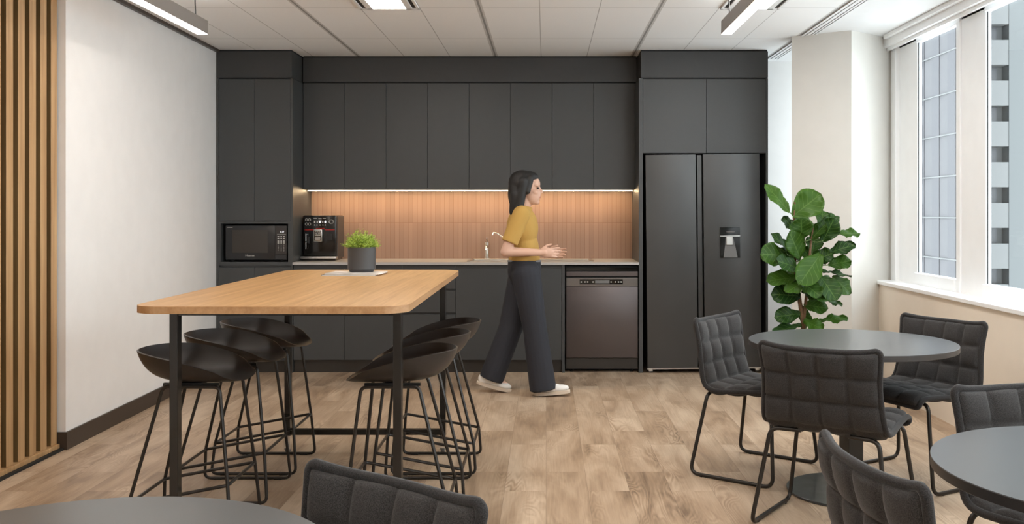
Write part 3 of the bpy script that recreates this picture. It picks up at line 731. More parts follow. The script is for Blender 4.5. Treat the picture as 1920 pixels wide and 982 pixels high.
# coffee machine
ky = FY + .27
kx0, kx1 = PX(568, ky), PX(631, ky); kz0, kz1 = zc1, PZ(403.5, ky)
cm = root('coffee_machine', 'black bean-to-cup coffee machine with a red line on the worktop', 'coffee machine', ((kx0 + kx1) / 2, ky + .15, zc1))
bm = B(); box(bm, kx0, kx1, ky, ky + .29, kz0 + .035, kz1, bev=.012, seg=3); mesh('body', bm, M_gloss, cm, smooth=True, world=True)
mesh('side_panel', bx(kx1 - .004, kx1 + .004, ky + .02, ky + .285, kz0 + .02, kz1 - .006, bev=.003), mat('dark_grey_casing', (0.05, 0.043, 0.04), 0.4), cm, world=True)
mesh('foot_plinth', bx(kx0 + .01, kx1 - .01, ky + .0, ky + .28, kz0, kz0 + .035), M_gloss, cm, world=True)
mesh('drip_tray', bx(kx0 - .012, kx1 + .008, ky - .05, ky + .03, PZ(485, ky), PZ(480.3, ky), bev=.004), M_steel, cm, smooth=True, world=True)
mesh('tray_base', bx(kx0 - .004, kx1 + .0, ky - .042, ky + .02, kz0, PZ(485, ky), bev=.003), M_gloss, cm, world=True)
kf = ky - .0012
def kq(a, b_, c, d_): return (PX(a, ky), PX(b_, ky), kf - .0015, kf + .002, PZ(d_, ky), PZ(c, ky))
bm = B(); path = [(571, 430.8), (591, 430.8), (593.5, 428), (607.5, 428), (610, 430.8), (627.5, 430.8)]
tube(bm, [(PX(a, ky), kf - .001, PZ(b_, ky)) for a, b_ in path], .0026, seg=6); mesh('red_line', bm, M_red, cm, world=True)
bm = B(); box(bm, PX(590, ky), PX(606, ky), kf - .045, kf + .001, PZ(452.5, ky), PZ(429.5, ky), bev=.004); sp_ = mesh('spout_block', bm, M_steel, cm, smooth=True, world=True)
bm = B(); box(bm, PX(591.6, ky), PX(604.4, ky), kf - .0465, kf - .044, PZ(450.5, ky), PZ(431.5, ky), bev=.001); mesh('spout_face', bm, M_gloss, sp_, world=True)
bm = B(); box(bm, PX(593, ky), PX(603, ky), kf - .0475, kf - .046, PZ(441.8, ky), PZ(432.6, ky)); box(bm, PX(594, ky), PX(602, ky), kf - .0478, kf - .0474, PZ(440.8, ky), PZ(433.6, ky), mi=1)
mesh('emblem_frame', bm, [M_steel, M_gloss], sp_, world=True)
def ring(px, py, r, rr, yq, par, name, m):
    bm = B(); tube(bm, [(PX(px, ky) + r * math.cos(a), yq, PZ(py, ky) + r * math.sin(a)) for a in [2 * PI * k / 24 for k in range(24)]], rr, closed=True, seg=6)
    return mesh(name, bm, m, par, smooth=True, world=True)
ring(598, 437.2, .012, .0018, kf - .048, sp_, 'emblem_ring', M_steel); ring(598, 437.2, .006, .0015, kf - .048, sp_, 'emblem_ring', M_steel)
mesh('name_plate', bx(PX(593, ky), PX(603, ky), kf - .0475, kf - .046, PZ(449, ky), PZ(444.5, ky)), M_steel, sp_, world=True)
text('brand_lettering', 'GAGGIA', .011, M_gloss, sp_, (PX(598, ky), kf - .0478, PZ(446.8, ky)))
for px in (574.5, 580.5):
    for py in (412, 420): ring(px, py, .0105, .0016, kf, cm, 'button_ring', M_print)
dial = ring(621, 415.5, .0185, .0022, kf, cm, 'dial_ring', M_steel); ring(621, 415.5, .010, .0016, kf, cm, 'dial_ring', M_mgrey)
for py, hh, lst in ((409, .5, (591, 600, 608)),): 
    for px in lst: mesh('caption', bx(*kq(px - 3, px + 3, py - .5, py + .5)), M_print, cm, world=True)
mesh('display', bx(*kq(597, 603, 411, 416)), M_mgrey, cm, world=True)
for px in (590, 595, 600, 605, 610): mesh('drink_icon', bx(*kq(px - 1.2, px + 1.2, 414, 418), bev=.0006, seg=1), M_disp if px in (600, 610) else M_print, cm, world=True)
for px in (590, 594.5, 600, 605.5, 610): mesh('option_icon', bx(*kq(px - 1, px + 1, 421, 422.6)), M_print, cm, world=True)
for z_ in ((438, 452), (454, 466)):
    bm = B(); tube(bm, [(PX(574.5, ky), kf - .02, PZ(z_[1], ky)), (PX(574.5, ky), kf - .02, PZ(z_[0], ky))], .005, seg=10)
    box(bm, PX(573.5, ky), PX(575.5, ky), kf - .02, kf + .002, PZ(z_[0] + 2, ky), PZ(z_[0], ky)); mesh('steam_wand', bm, M_chrome, cm, smooth=True, world=True)
mesh('wand_grip', bx(PX(576, ky), PX(581, ky), kf - .022, kf + .002, PZ(456, ky), PZ(444, ky), bev=.004), M_black, cm, world=True)
mesh('badge', bx(*kq(613, 623, 438, 450)), M_mw, cm, world=True)

# ------------------------------------------------------------------ bar table
tb = root('bar_table', 'high oak-topped bar table on black square legs with casters', 'table', (-1.005, 4.534, 0))
def rrect(x0, x1, y0, y1, r, n=10):
    pts = []
    for cx, cy, a0 in ((x1 - r, y0 + r, -PI / 2), (x1 - r, y1 - r, 0), (x0 + r, y1 - r, PI / 2), (x0 + r, y0 + r, PI)):
        for k in range(n + 1):
            a = a0 + PI / 2 * k / n; pts.append((cx + r * math.cos(a), cy + r * math.sin(a)))
    return pts
TZ = 0.998
bm = B(); prism(bm, rrect(-1.507, -.503, 3.448, 5.62, .11), TZ - .027, TZ - .001); mesh('edge_band', bm, M_oakedge, tb, smooth=True, world=True)
bm = B(); prism(bm, rrect(-1.506, -.504, 3.449, 5.619, .109), TZ - .001, TZ); mesh('tabletop', bm, M_oak, tb, world=True)
for lx in (-1.436, -.574):
    for ly in (3.72, 5.345):
        lg = mesh('leg', bx(lx - .016, lx + .016, ly - .022, ly + .022, .098, TZ - .028, bev=.002), M_leg, tb, world=True)
        caster(lg, lx, ly, .098, .034, .022)
for ly in (3.72, 5.345): mesh('rail', bx(-1.42, -.59, ly - .016, ly + .016, .098, .130, bev=.002), M_leg, tb, world=True)
bm = B(); 
for lx in (-1.436, -.574): box(bm, lx - .016, lx + .016, 3.742, 5.323, TZ - .06, TZ - .028)
for ly in (3.72, 5.345): box(bm, -1.42, -.59, ly - .016, ly + .016, TZ - .06, TZ - .028)
mesh('top_frame', bm, M_leg, tb, world=True)

# magazines and potted herb on the bar table
def magazine(x, y, z, rz, wd, dp, th, label, cm_):
    m_ = root('magazine', label, 'magazine', (x, y, z), rz, group='magazines on the bar table')
    mesh('pages', bx(-wd / 2, wd / 2 - .002, -dp / 2 + .001, dp / 2 - .001, .001, th - .001), M_paper, m_)
    bm = B(); box(bm, -wd / 2 - .001, wd / 2, -dp / 2, dp / 2, th - .001, th); box(bm, -wd / 2 - .001, wd / 2, -dp / 2, dp / 2, 0, .001); box(bm, -wd / 2 - .002, -wd / 2 - .001, -dp / 2, dp / 2, 0, th)
    mesh('cover', bm, cm_, m_)
magazine(-1.045, 5.19, TZ, math.radians(0), .285, .225, .006, 'dark-covered magazine lying directly on the oak bar table', mat('dark_cover', (.05, .045, .045), .4))
magazine(-1.025, 5.20, TZ + .006, math.radians(-3), .29, .225, .006, 'pale magazine under the potted herb, topmost of the two', M_cover1)
hb = root('potted_herb', 'bright green feathery herb in a charcoal pot on the magazines', 'potted plant', (PX(681.5, 5.30), 5.25, TZ + .012))
bm = B(); lathe(bm, [(.001, 0), (.062, 0), (.066, .004), (.070, .014), (.0755, .016), (.0755, .135), (.070, .135), (.069, .118), (.001, .118)], 0, 0, 48, cap=False); mesh('pot', bm, M_pot, hb, smooth=True)
bm = B(); lathe(bm, [(.001, .1185), (.069, .1185), (.069, .122), (.001, .124)], 0, 0, 32, cap=False); mesh('soil', bm, M_soil, hb)
bm = B(); RH = random.Random(3)
for i in range(330):
    a = RH.uniform(0, 2 * PI); q = math.sqrt(RH.random()); rx = q * .06
    hgt = .115 * (1 - .65 * q ** 2.2) * RH.uniform(.55, 1.1) - .01
    base_ = Vector((rx * math.cos(a), rx * math.sin(a), .12)); out = .055 * q * RH.uniform(.4, 1.1)
    top = Vector(((rx + out) * math.cos(a), (rx + out) * math.sin(a), .12 + max(hgt, .012)))
    mid_ = (base_ + top) / 2 + Vector((RH.uniform(-.006, .006), RH.uniform(-.006, .006), .012))
    P = [base_, mid_, top]; tube(bm, P, .0008, seg=3)
    for j in range(9):
        t = .35 + .65 * j / 8; p = base_ * (1 - t) ** 2 + mid_ * 2 * t * (1 - t) + top * t * t
        dr = Vector((RH.gauss(0, 1), RH.gauss(0, 1), RH.gauss(.25, .6))).normalized(); ln = RH.uniform(.007, .013)
        sd_ = dr.cross(Vector((RH.gauss(0, 1), RH.gauss(0, 1), RH.gauss(0, 1)))).normalized() * .0022
        vs = [bm.verts.new(p), bm.verts.new(p + dr * ln * .5 + sd_), bm.verts.new(p + dr * ln), bm.verts.new(p + dr * ln * .5 - sd_)]
        bm.faces.new(vs)
mesh('foliage', bm, M_herb, hb)

# ------------------------------------------------------------------ bar stools
def stool_shell():
    bm = B(); NR, NA = 18, 72
    def rim(u): 
        f = max(0, min(1, (u + .225) / .45)); return .764 - .115 * f ** 2.1
    def pt(r, a, off):
        c, s = math.cos(a), math.sin(a); e = 2 / 2.6 if c > 0 else 1.0 - .23 * (1 - abs(c)) ** 3
        u = .225 * math.copysign(abs(c) ** e, c); v = .218 * math.copysign(abs(s) ** e, s)
        zf = .640
        rz = rim(u)
        if c > 0:                       # the front lip dips between the two front corners
            k = max(0, 1 - (abs(v) / .19) ** 2); rz = rz - (rz - .638) * k * min(1, c * 1.6)
        ph = r * 1.36; q = (math.sin(ph) / math.sin(1.36)) ** .72
        k = ((1 - math.cos(ph)) / (1 - math.cos(1.36))) ** 1.15
        return Vector((u * q, v * q, zf + (rz - zf) * k + off))
    top, bot = [], []
    for lst, sgn in ((top, 0), (bot, 1)):
        for i in range(1, NR + 1):
            r = i / NR; ring_ = []
            for k in range(NA):
                a = 2 * PI * k / NA; p = pt(r, a, 0)
                if sgn:
                    rr = Vector((p.x, p.y, 0)); n = rr.normalized() if rr.length else Vector((0, 0, 0))
                    g = min(1, r ** 2); p = p + n * (.007 * g) - Vector((0, 0, .009 * (1 - .75 * g)))
                ring_.append(bm.verts.new(p))
            lst.append(ring_)
        c = bm.verts.new((0, 0, .640 - (.009 if sgn else 0)))
        for k in range(NA): bm.faces.new((c, lst[0][k], lst[0][(k + 1) % NA]))
        for a, b_ in zip(lst, lst[1:]):
            for k in range(NA): bm.faces.new((a[k], a[(k + 1) % NA], b_[(k + 1) % NA], b_[k]))
    for k in range(NA): bm.faces.new((top[-1][k], top[-1][(k + 1) % NA], bot[-1][(k + 1) % NA], bot[-1][k]))
    return bm
GST = 'black bar stools around the oak bar table'
def make_stool(label):
    s = root('bar_stool', label, 'stool', (0, 0, 0), 0, GST)
    mesh('seat_shell', stool_shell(), M_shell, s, smooth=True)
    rr = .0075
    ft, ff, fl = (.15, .145), (.195, .182), (.213, .205)
    bt, bf, bl = (-.085, .135), (-.205, .185), (-.217, .205)
    for sg in (-1, 1):
        bm = B()
        P = [(.0, sg * .207, rr), (fl[0], sg * fl[1], rr), (ff[0], sg * ff[1], .23), (ft[0], sg * ft[1], .622), (bt[0], sg * bt[1], .622), (bf[0], sg * bf[1], .155), (bl[0], sg * bl[1], rr)]
        tube(bm, fillet(P, .03, 5, closed=True), rr, closed=True, seg=8)
        lg = mesh('leg_frame', bm, M_rod, s, smooth=True)
        for u in (-.15, .15): mesh('glide', bx(u - .02, u + .02, sg * .205 - .008, sg * .205 + .008, 0, .008), M_black, lg)
    bm = B(); P = [(ff[0], -ff[1], .23), (ff[0], ff[1], .23), (bf[0], bf[1], .155), (bf[0], -bf[1], .155)]
    tube(bm, fillet(P, .02, 4, closed=True), rr * .95, closed=True, seg=8); mesh('footrest', bm, M_rod, s, smooth=True)
    bm = B(); box(bm, -.09, .14, -.125, -.11, .622, .634); box(bm, -.09, .14, .11, .125, .622, .634); box(bm, -.02, .06, -.12, .12, .622, .634); mesh('mounting_plate', bm, M_black, s)
    return s
st0 = make_stool('')
spots = [(-1.485, 4.07, 0, 'black bar stool on the wall side of the bar table, nearest the camera'),
         (-1.49, 4.595, 0, 'black bar stool on the wall side of the bar table, middle one'),
         (-1.485, 5.085, 0, 'black bar stool on the wall side of the bar table, nearest the kitchen'),
         (-.607, 4.07, PI, 'black bar stool on the walkway side of the bar table, nearest the camera'),
         (-.592, 4.595, PI, 'black bar stool on the walkway side of the bar table, middle one'),
         (-.575, 5.085, PI, 'black bar stool on the walkway side of the bar table, nearest the kitchen')]
for i, (x, y, a, lab) in enumerate(spots):
    s = st0 if i == 0 else copy_tree(st0)
    s.location = (x, y, 0); s.rotation_euler = (0, 0, a); s['label'] = lab

# ------------------------------------------------------------------ round cafe tables
def round_table(x, y, label, zt_=.72, r=.48, top_m=None, br=.30):
    t = root('round_table', label, 'table', (x, y, 0), 0, 'round cafe tables')
    bm = B(); lathe(bm, [(r - .002, zt_ - .0265), (r, zt_ - .025), (r, zt_ - .002), (r - .001, zt_ - .001)], 0, 0, 96); mesh('edge_band', bm, M_edge, t, smooth=True)
    bm = B(); lathe(bm, [(r - .0012, zt_ - .001), (r - .0012, zt_)], 0, 0, 96); mesh('tabletop', bm, top_m or M_topdark, t)
    bm = B(); box(bm, -.04, .04, -.04, .04, .01, zt_ - .035, bev=.003); xform(bm, Matrix.Rotation(math.radians(18), 4, 'Z')); mesh('column', bm, M_black, t)
    bm = B(); box(bm, -.16, .16, -.03, .03, zt_ - .04, zt_ - .027); box(bm, -.03, .03, -.16, .16, zt_ - .04, zt_ - .027); mesh('top_bracket', bm, M_black, t)
    bm = B(); lathe(bm, [(br - .002, 0), (br, .003), (br, .010), (br - .002, .012)], 0, 0, 72); mesh('base', bm, M_slate, t, smooth=True)
    return t
round_table(1.458, 4.59, 'round dark grey cafe table in front of the fig plant')
round_table(1.436, 2.30, 'round dark grey cafe table at the right edge of the photo', br=.27)
round_table(-.835, 1.61, 'round dark grey cafe table in the bottom left foreground', br=.165)

# ------------------------------------------------------------------ quilted sled chairs
def chair_surface():
    prof = [(.262, .418), (.252, .444), (.215, .456), (.13, .452), (.03, .443), (-.06, .436), (-.125, .44), (-.163, .462), (-.184, .51), (-.200, .58), (-.220, .675), (-.246, .776)]
    P = [Vector(p) for p in prof]
    # Catmull-Rom resample by arc length
    dense = []
    for i in range(len(P) - 1):
        p0, p1, p2, p3 = P[max(i - 1, 0)], P[i], P[i + 1], P[min(i + 2, len(P) - 1)]
        for k in range(12):
            t = k / 12
            dense.append(.5 * ((2 * p1) + (p2 - p0) * t + (2 * p0 - 5 * p1 + 4 * p2 - p3) * t * t + (3 * p1 - p0 - 3 * p2 + p3) * t ** 3))
    dense.append(P[-1])
    acc = [0]
    for a, b_ in zip(dense, dense[1:]): acc.append(acc[-1] + (b_ - a).length)
    tot = acc[-1]
    def at(s):
        d = s * tot; j = 0
        while j < len(acc) - 2 and acc[j + 1] < d: j += 1
        f = (d - acc[j]) / max(acc[j + 1] - acc[j], 1e-9)
        return dense[j].lerp(dense[j + 1], min(max(f, 0), 1))
    def width(s):
        w = .240 + .018 * math.exp(-((s - .5) / .2) ** 2) + .014 * max(0, (s - .8) / .2) ** 1.5
        r = .022
        for d in (s * tot, (1 - s) * tot):
            if d < r: w = w - r + math.sqrt(max(r * r - (r - d) ** 2, 0))
        return w
    def mid(s, t):
        p = at(s); a = max(0, (s - .5) / .5)
        u = p.x + .030 * a * t * t - .012 * (1 - a) * 0
        z = p.y + (.012 * t * t * t * t - .004) * max(0, (s - .8) / .2) + .006 * (1 - min(1, s / .4)) * (-(t * t)) 
        return Vector((u, width(s) * t, z))
    return mid, tot
CM, CTOT = chair_surface()
def make_chair_shell():
    bm = B(); NC, NRW, Q = 4, 7, 10
    ns, nt_ = NRW * Q, NC * Q
    def nrm(s, t):
        e = 1e-3
        a = CM(min(s + e, 1), t) - CM(max(s - e, 0), t); b_ = CM(s, min(t + e, .999)) - CM(s, max(t - e, -.999))
        n = b_.cross(a); return n.normalized() if n.length > 1e-12 else Vector((0, 0, 1))
    G = []
    for side in (1, -1):
        g = []
        for i in range(ns + 1):
            row = []
            for j in range(nt_ + 1):
                s, t = i / ns, -1 + 2 * j / nt_
                s_ = min(max(s, .004), .996); p = CM(s_, t * .985); n = nrm(s_, t * .985)
                fr_, fc = (i % Q) / Q, (j % Q) / Q
                puff = (math.sin(PI * fr_) * math.sin(PI * fc)) ** .42 if 0 < fr_ < 1 and 0 < fc < 1 else 0
                edge = 0 if (i in (0, ns) or j in (0, nt_)) else 1
                h = (.006 + .020 * puff) * edge + .004
                row.append(bm.verts.new(p + n * h * (-side)))
            g.append(row)
        G.append(g)
        for i in range(ns):
            for j in range(nt_):
                f = bm.faces.new((g[i][j], g[i][j + 1], g[i + 1][j + 1], g[i + 1][j]))
    a, b_ = G
    per = [(0, j) for j in range(nt_)] + [(i, nt_) for i in range(ns)] + [(ns, j) for j in range(nt_, 0, -1)] + [(i, 0) for i in range(ns, 0, -1)]
    for k in range(len(per)):
        p, q = per[k], per[(k + 1) % len(per)]
        bm.faces.new((a[p[0]][p[1]], a[q[0]][q[1]], b_[q[0]][q[1]], b_[p[0]][p[1]]))
    return bm
def make_chair_piping():
    pts = []; n = 60
    for k in range(17): pts.append(CM(0.0, -1 + 2 * k / 16))
    for k in range(1, n): 
        s = k / n; s = .5 - .5 * math.cos(PI * s); pts.append(CM(s, 1))
    for k in range(17): pts.append(CM(1.0, 1 - 2 * k / 16))
    for k in range(1, n):
        s = k / n; s = .5 - .5 * math.cos(PI * s); pts.append(CM(1 - s, -1))
    bm = B(); tube(bm, pts, .0125, closed=True, seg=9); return bm
GCH = 'quilted charcoal chairs around the cafe tables'
def make_chair():
    c = root('cafe_chair', '', 'chair', (0, 0, 0), 0, GCH)
    sh = mesh('seat_shell', make_chair_shell(), M_fab, c, smooth='all')
    mesh('piping', make_chair_piping(), M_pipe, sh, smooth='all')
    r = .0095
    for sg in (-1, 1):
        bm = B()
        P = [(-.14, sg * .10, .415), (-.155, sg * .228, .415), (-.225, sg * .288, r), (.225, sg * .288, r), (.19, sg * .232, .418), (.165, sg * .10, .425)]
        tube(bm, fillet(P, .045, 6), r, seg=10)
        fm = mesh('sled_leg', bm, M_rod, c, smooth=True)
        for u in (-.16, .16): 
            bm = B(); lathe(bm, [(.010, 0), (.010, .006)], u, sg * .288, 12); mesh('glide', bm, M_black, fm)
    bm = B(); box(bm, -.15, .17, -.11, -.09, .412, .432); box(bm, -.15, .17, .09, .11, .412, .432); mesh('seat_bracket', bm, M_black, c)
    return c
ch0 = make_chair()
chairs = [(1.085, 4.985, -37, 'quilted charcoal chair between the fridge and the round table'),
          (1.24, 4.115, 55, 'quilted charcoal chair with its back to the camera at the fig-side table'),
          (.94, 2.19, 7, 'quilted charcoal chair cut by the lower edge, left of the right foreground table'),
          (1.865, 4.86, 210, 'quilted charcoal chair under the window, facing the round table'),
          (1.575, 2.865, -76, 'quilted charcoal chair behind the right foreground table, cut by the right edge'),
          (-.45, 1.80, 233, 'quilted charcoal chair at the bottom left foreground table')]
for i, (x, y, a, lab) in enumerate(chairs):
    c = ch0 if i == 0 else copy_tree(ch0)
    c.location = (x, y, 0); c.rotation_euler = (0, 0, math.radians(a)); c['label'] = lab

# ------------------------------------------------------------------ fiddle-leaf fig
PYY = 6.25
fg = root('fiddle_leaf_fig', 'tall green fiddle-leaf fig plant beside the fridge in front of the column', 'potted plant', (PX(1503, PYY), PYY, 0))
fx = fg.location.x
bm = B(); lathe(bm, [(.001, 0), (.14, 0), (.15, .01), (.18, .33), (.185, .36), (.17, .36), (.165, .32), (.001, .32)], 0, 0, 48, cap=False); mesh('pot', bm, M_pot, fg, smooth=True)
bm = B(); lathe(bm, [(.001, .321), (.166, .321), (.166, .325), (.001, .335)], 0, 0, 32, cap=False); mesh('soil', bm, M_soil, fg)
def c7(x, y): return (1360 + x / 3.069, 320 + y / 3.069)
def leaf_mesh(Ln, Wd, fold, arch, seed):
    rr = random.Random(seed); bm = B(); uvl = bm.loops.layers.uv.new('UVMap'); nu, nv = 14, 8
    g = []
    for i in range(nu + 1):
        t = i / nu
        pr = (math.sin(PI * min(1, .04 + t * .96)) ** .55) * (.62 + .5 * t) if t < 1 else 0
        if t < .5: pr *= .80 + .20 * abs(1 - 4 * abs(t - .25)) * 0 + .20 * (t / .5)
        pr = max(pr, .02)
        row = []
        for j in range(nv + 1):
            v = -1 + 2 * j / nv
            x = Ln * t; yv = Wd / 2 * pr * v
            z = fold * abs(v) ** 1.3 * Wd * pr * .5 - arch * Ln * t * t + .010 * math.sin(t * 13 + seed + v * 2) * abs(v) + .004 * math.sin(t * 40) * abs(v)
            row.append((bm.verts.new((x, yv, z)), t, j / nv))
        g.append(row)
    for i in range(nu):
        for j in range(nv):
            q = [g[i][j], g[i + 1][j], g[i + 1][j + 1], g[i][j + 1]]
            f = bm.faces.new([a[0] for a in q])
            for lp, a in zip(f.loops, q): lp[uvl].uv = (a[1], a[2])
    th = bmesh.ops.solidify(bm, geom=bm.faces[:], thickness=.0012)
    return bm
LEAVES = [ # base, tip (zoomed-picture coordinates), width, depth of the tip, how much the blade looks up (1) or at the viewer (0)
 (370, 240, 240, 78, 85, .02, .35), (388, 262, 545, 135, 165, -.02, .1), (440, 392, 436, 272, 130, -.05, .05), (405, 352, 335, 265, 70, .05, .5),
 (432, 505, 372, 355, 130, -.08, .25), (490, 402, 572, 300, 85, -.05, .5), (560, 335, 560, 220, 80, .10, .5), (650, 330, 590, 248, 80, .08, .7),
 (560, 408, 625, 278, 120, -.06, .15), (650, 366, 772, 352, 75, .04, .5), (588, 475, 742, 420, 95, -.05, .45), (590, 545, 722, 515, 90, -.02, .3),
 (395, 478, 272, 362, 85, .0, .55), (355, 490, 210, 478, 135, -.06, .15), (432, 565, 300, 515, 110, -.1, .3), (432, 515, 330, 440, 70, -.02, .5),
 (548, 478, 438, 640, 140, -.16, .2), (520, 520, 612, 470, 100, -.08, .3), (538, 572, 720, 606, 70, -.03, .75), (545, 605, 640, 735, 130, -.14, .2),
 (615, 608, 726, 700, 100, .0, .3), (440, 640, 545, 715, 105, -.16, .3), (422, 612, 245, 628, 105, -.04, .4), (452, 640, 355, 690, 90, -.12, .5),
 (432, 722, 274, 705, 125, -.04, .2), (440, 690, 580, 728, 95, -.14, .4), (450, 770, 588, 790, 90, -.05, .3), (560, 742, 674, 762, 62, .02, .6),
 (432, 822, 290, 838, 100, -.03, .25), (540, 862, 700, 842, 80, -.02, .6), (440, 890, 275, 918, 75, -.05, .55), (450, 862, 562, 908, 90, -.1, .35),
 (430, 770, 478, 905, 80, .08, .3), (470, 520, 500, 440, 110, .10, .3), (500, 470, 520, 380, 100, .12, .3), (450, 580, 340, 640, 110, .14, .3),
 (520, 660, 640, 640, 110, .16, .3), (480, 740, 560, 680, 100, .16, .3), (400, 330, 470, 250, 100, .10, .3), (450, 960, 330, 1010, 110, -.05, .4), (460, 970, 600, 1010, 110, .05, .4)]
tips = []
bmS = B()
trunk = [(0, 0, .33), (.012, .0, .60), (-.02, .01, .82), (-.045, .0, 1.0), (-.03, .01, 1.16), (-.05, .0, 1.30), (-.045, 0, 1.40)]
trunk = fillet(trunk, .2, 4); rad = [.016 - .010 * i / (len(trunk) - 1) for i in range(len(trunk))]
tube(bmS, trunk, .01, seg=9, rads=rad)
br2 = fillet([(.004, .0, .55), (.03, -.01, .80), (.045, -.01, 1.0), (.06, -.01, 1.15), (.075, -.01, 1.26)], .2, 4)
tube(bmS, br2, .008, seg=8, rads=[.011 - .006 * i / (len(br2) - 1) for i in range(len(br2))])
mesh('trunk', bmS, M_bark, fg, smooth=True)
bmP = B()
for i, (bx_, by_, tx_, ty_, wpx, dy, upk) in enumerate(LEAVES):
    b_ = c7(bx_, by_); t_ = c7(tx_, ty_)
    Yb, Yt = PYY + dy * .25, PYY + dy
    Pb = Vector((PX(b_[0], Yb) - fx, Yb - PYY, PZ(b_[1], Yb))); Pt = Vector((PX(t_[0], Yt) - fx, Yt - PYY, PZ(t_[1], Yt)))
    D = Pt - Pb; Ln = D.length; D.normalize()
    nn = Vector((R.uniform(-.15, .15), -(1 - upk), upk + .15)).normalized(); nn = (nn - D * nn.dot(D)).normalized()
    Wv = nn.cross(D)
    wd = wpx / 3.069 * PYY / F * 1.18
    bm = leaf_mesh(Ln * 1.04, wd, R.uniform(.10, .30), R.uniform(.02, .12), i * 3 + 1)
    M3 = Matrix((D, Wv, nn)).transposed().to_4x4()
    xform(bm, Matrix.Translation(Pb) @ M3)
    mesh('leaf', bm, M_leaf, fg, smooth='all')
    src = trunk if bx_ < 500 else br2
    q = min(src, key=lambda p: (Vector(p) - Pb).length + max(0, p[2] - Pb.z) * 2)
    tube(bmP, fillet([Vector(q), (Vector(q) + Pb) / 2 + Vector((0, 0, -.006)), Pb + D * .01], .05, 3), .0028, seg=6)
mesh('petiole', bmP, M_stem, fg, smooth='all')

# ------------------------------------------------------------------ walking person
PYc = 7.05
pe = root('person', 'woman with long black hair in mustard top and dark trousers walking past the counter', 'person', (-.17, PYc, 0))
def hand(bm, wx, wy, wz, side, curl):
    """wrist -> palm, four fingers and a thumb; the hand is on edge (thumb up), pointing along +X; side: which way the palm faces in Y"""
    ellipsoid(bm, (wx + .045, wy + side * .002, wz), (.050, .0155, .038)); capsule(bm, (wx - .01, wy, wz), (wx + .03, wy, wz), .023, .022)
    for k, (dz, ln) in enumerate(((.029, .070), (.0095, .078), (-.010, .072), (-.0285, .056))):
        p0 = Vector((wx + .075, wy + side * .002, wz + dz * .95)); a = curl * (1 + .12 * k)
        p1 = p0 + Vector((ln * .48 * math.cos(a * .5), side * ln * .48 * math.sin(a * .5), dz * .12))
        p2 = p1 + Vector((ln * .30 * math.cos(a), side * ln * .30 * math.sin(a), dz * .06))
        p3 = p2 + Vector((ln * .25 * math.cos(a * 1.5), side * ln * .25 * math.sin(a * 1.5), 0))
        capsule(bm, p0, p1, .0085, .0078, seg=12); capsule(bm, p1, p2, .0078, .0072, seg=12); capsule(bm, p2, p3, .0072, .0060, seg=12)
    q0 = Vector((wx + .012, wy + side * .008, wz + .022)); q1 = q0 + Vector((.032, side * .014, .026)); q2 = q1 + Vector((.033, side * .006, .010))
    capsule(bm, q0, q1, .0125, .0098, seg=12); capsule(bm, q1, q2, .0096, .0072, seg=12)
hc = Vector((-.135, PYc, 1.505))
bm = B()
ellipsoid(bm, hc + Vector((-.018, 0, .030)), (.098, .076, .098)); ellipsoid(bm, hc + Vector((.028, 0, -.045)), (.066, .058, .075))
ellipsoid(bm, hc + Vector((.062, 0, -.098)), (.026, .026, .020)); ellipsoid(bm, hc + Vector((.052, 0, .035)), (.040, .055, .050))
capsule(bm, hc + Vector((.083, 0, .012)), hc + Vector((.102, 0, -.022)), .008, .012, seg=12); ellipsoid(bm, hc + Vector((.088, 0, -.030)), (.014, .018, .010))
ellipsoid(bm, hc + Vector((.080, 0, -.055)), (.014, .024, .0065)); ellipsoid(bm, hc + Vector((.077, 0, -.068)), (.014, .021, .0075))
for s in (-1, 1):
    ellipsoid(bm, hc + Vector((.064, s * .034, .022)), (.020, .026, .009)); ellipsoid(bm, hc + Vector((.052, s * .040, -.025)), (.026, .020, .022))
    ellipsoid(bm, hc + Vector((-.008, s * .076, -.010)), (.020, .009, .032))
capsule(bm, (-.175, PYc, 1.33), (-.150, PYc, 1.43), .052, .048)
ellipsoid(bm, (-.175, PYc, 1.21), (.092, .135, .15)); ellipsoid(bm, (-.165, PYc, 1.06), (.080, .115, .12)); ellipsoid(bm, (-.160, PYc, .93), (.095, .148, .11))
capsule(bm, (-.175, PYc - .145, 1.325), (-.170, PYc + .145, 1.325), .045, .045)
capsule(bm, (-.178, PYc - .165, 1.318), (-.290, PYc - .195, 1.052), .046, .037); capsule(bm, (-.290, PYc - .195, 1.052), (-.045, PYc - .175, 1.045), .037, .025)
hand(bm, -.040, PYc - .175, 1.045, 1, .55)
capsule(bm, (-.170, PYc + .165, 1.318), (-.225, PYc + .205, 1.055), .046, .037); capsule(bm, (-.225, PYc + .205, 1.055), (.005, PYc + .135, 1.03), .037, .025)
hand(bm, .010, PYc + .133, 1.028, -1, .55)
capsule(bm, (-.15, PYc - .08, .90), (-.085, PYc - .075, .49), .080, .055); capsule(bm, (-.085, PYc - .075, .49), (-.025, PYc - .07, .10), .052, .036)
capsule(bm, (-.17, PYc + .08, .90), (-.255, PYc + .08, .50), .080, .055); capsule(bm, (-.255, PYc + .08, .50), (-.425, PYc + .08, .15), .052, .036)
capsule(bm, (-.025, PYc - .07, .09), (.08, PYc - .07, .05), .034, .028); capsule(bm, (-.425, PYc + .08, .13), (-.31, PYc + .08, .05), .034, .028)
body = blob('body', bm, .0045, M_skin, pe, 3)
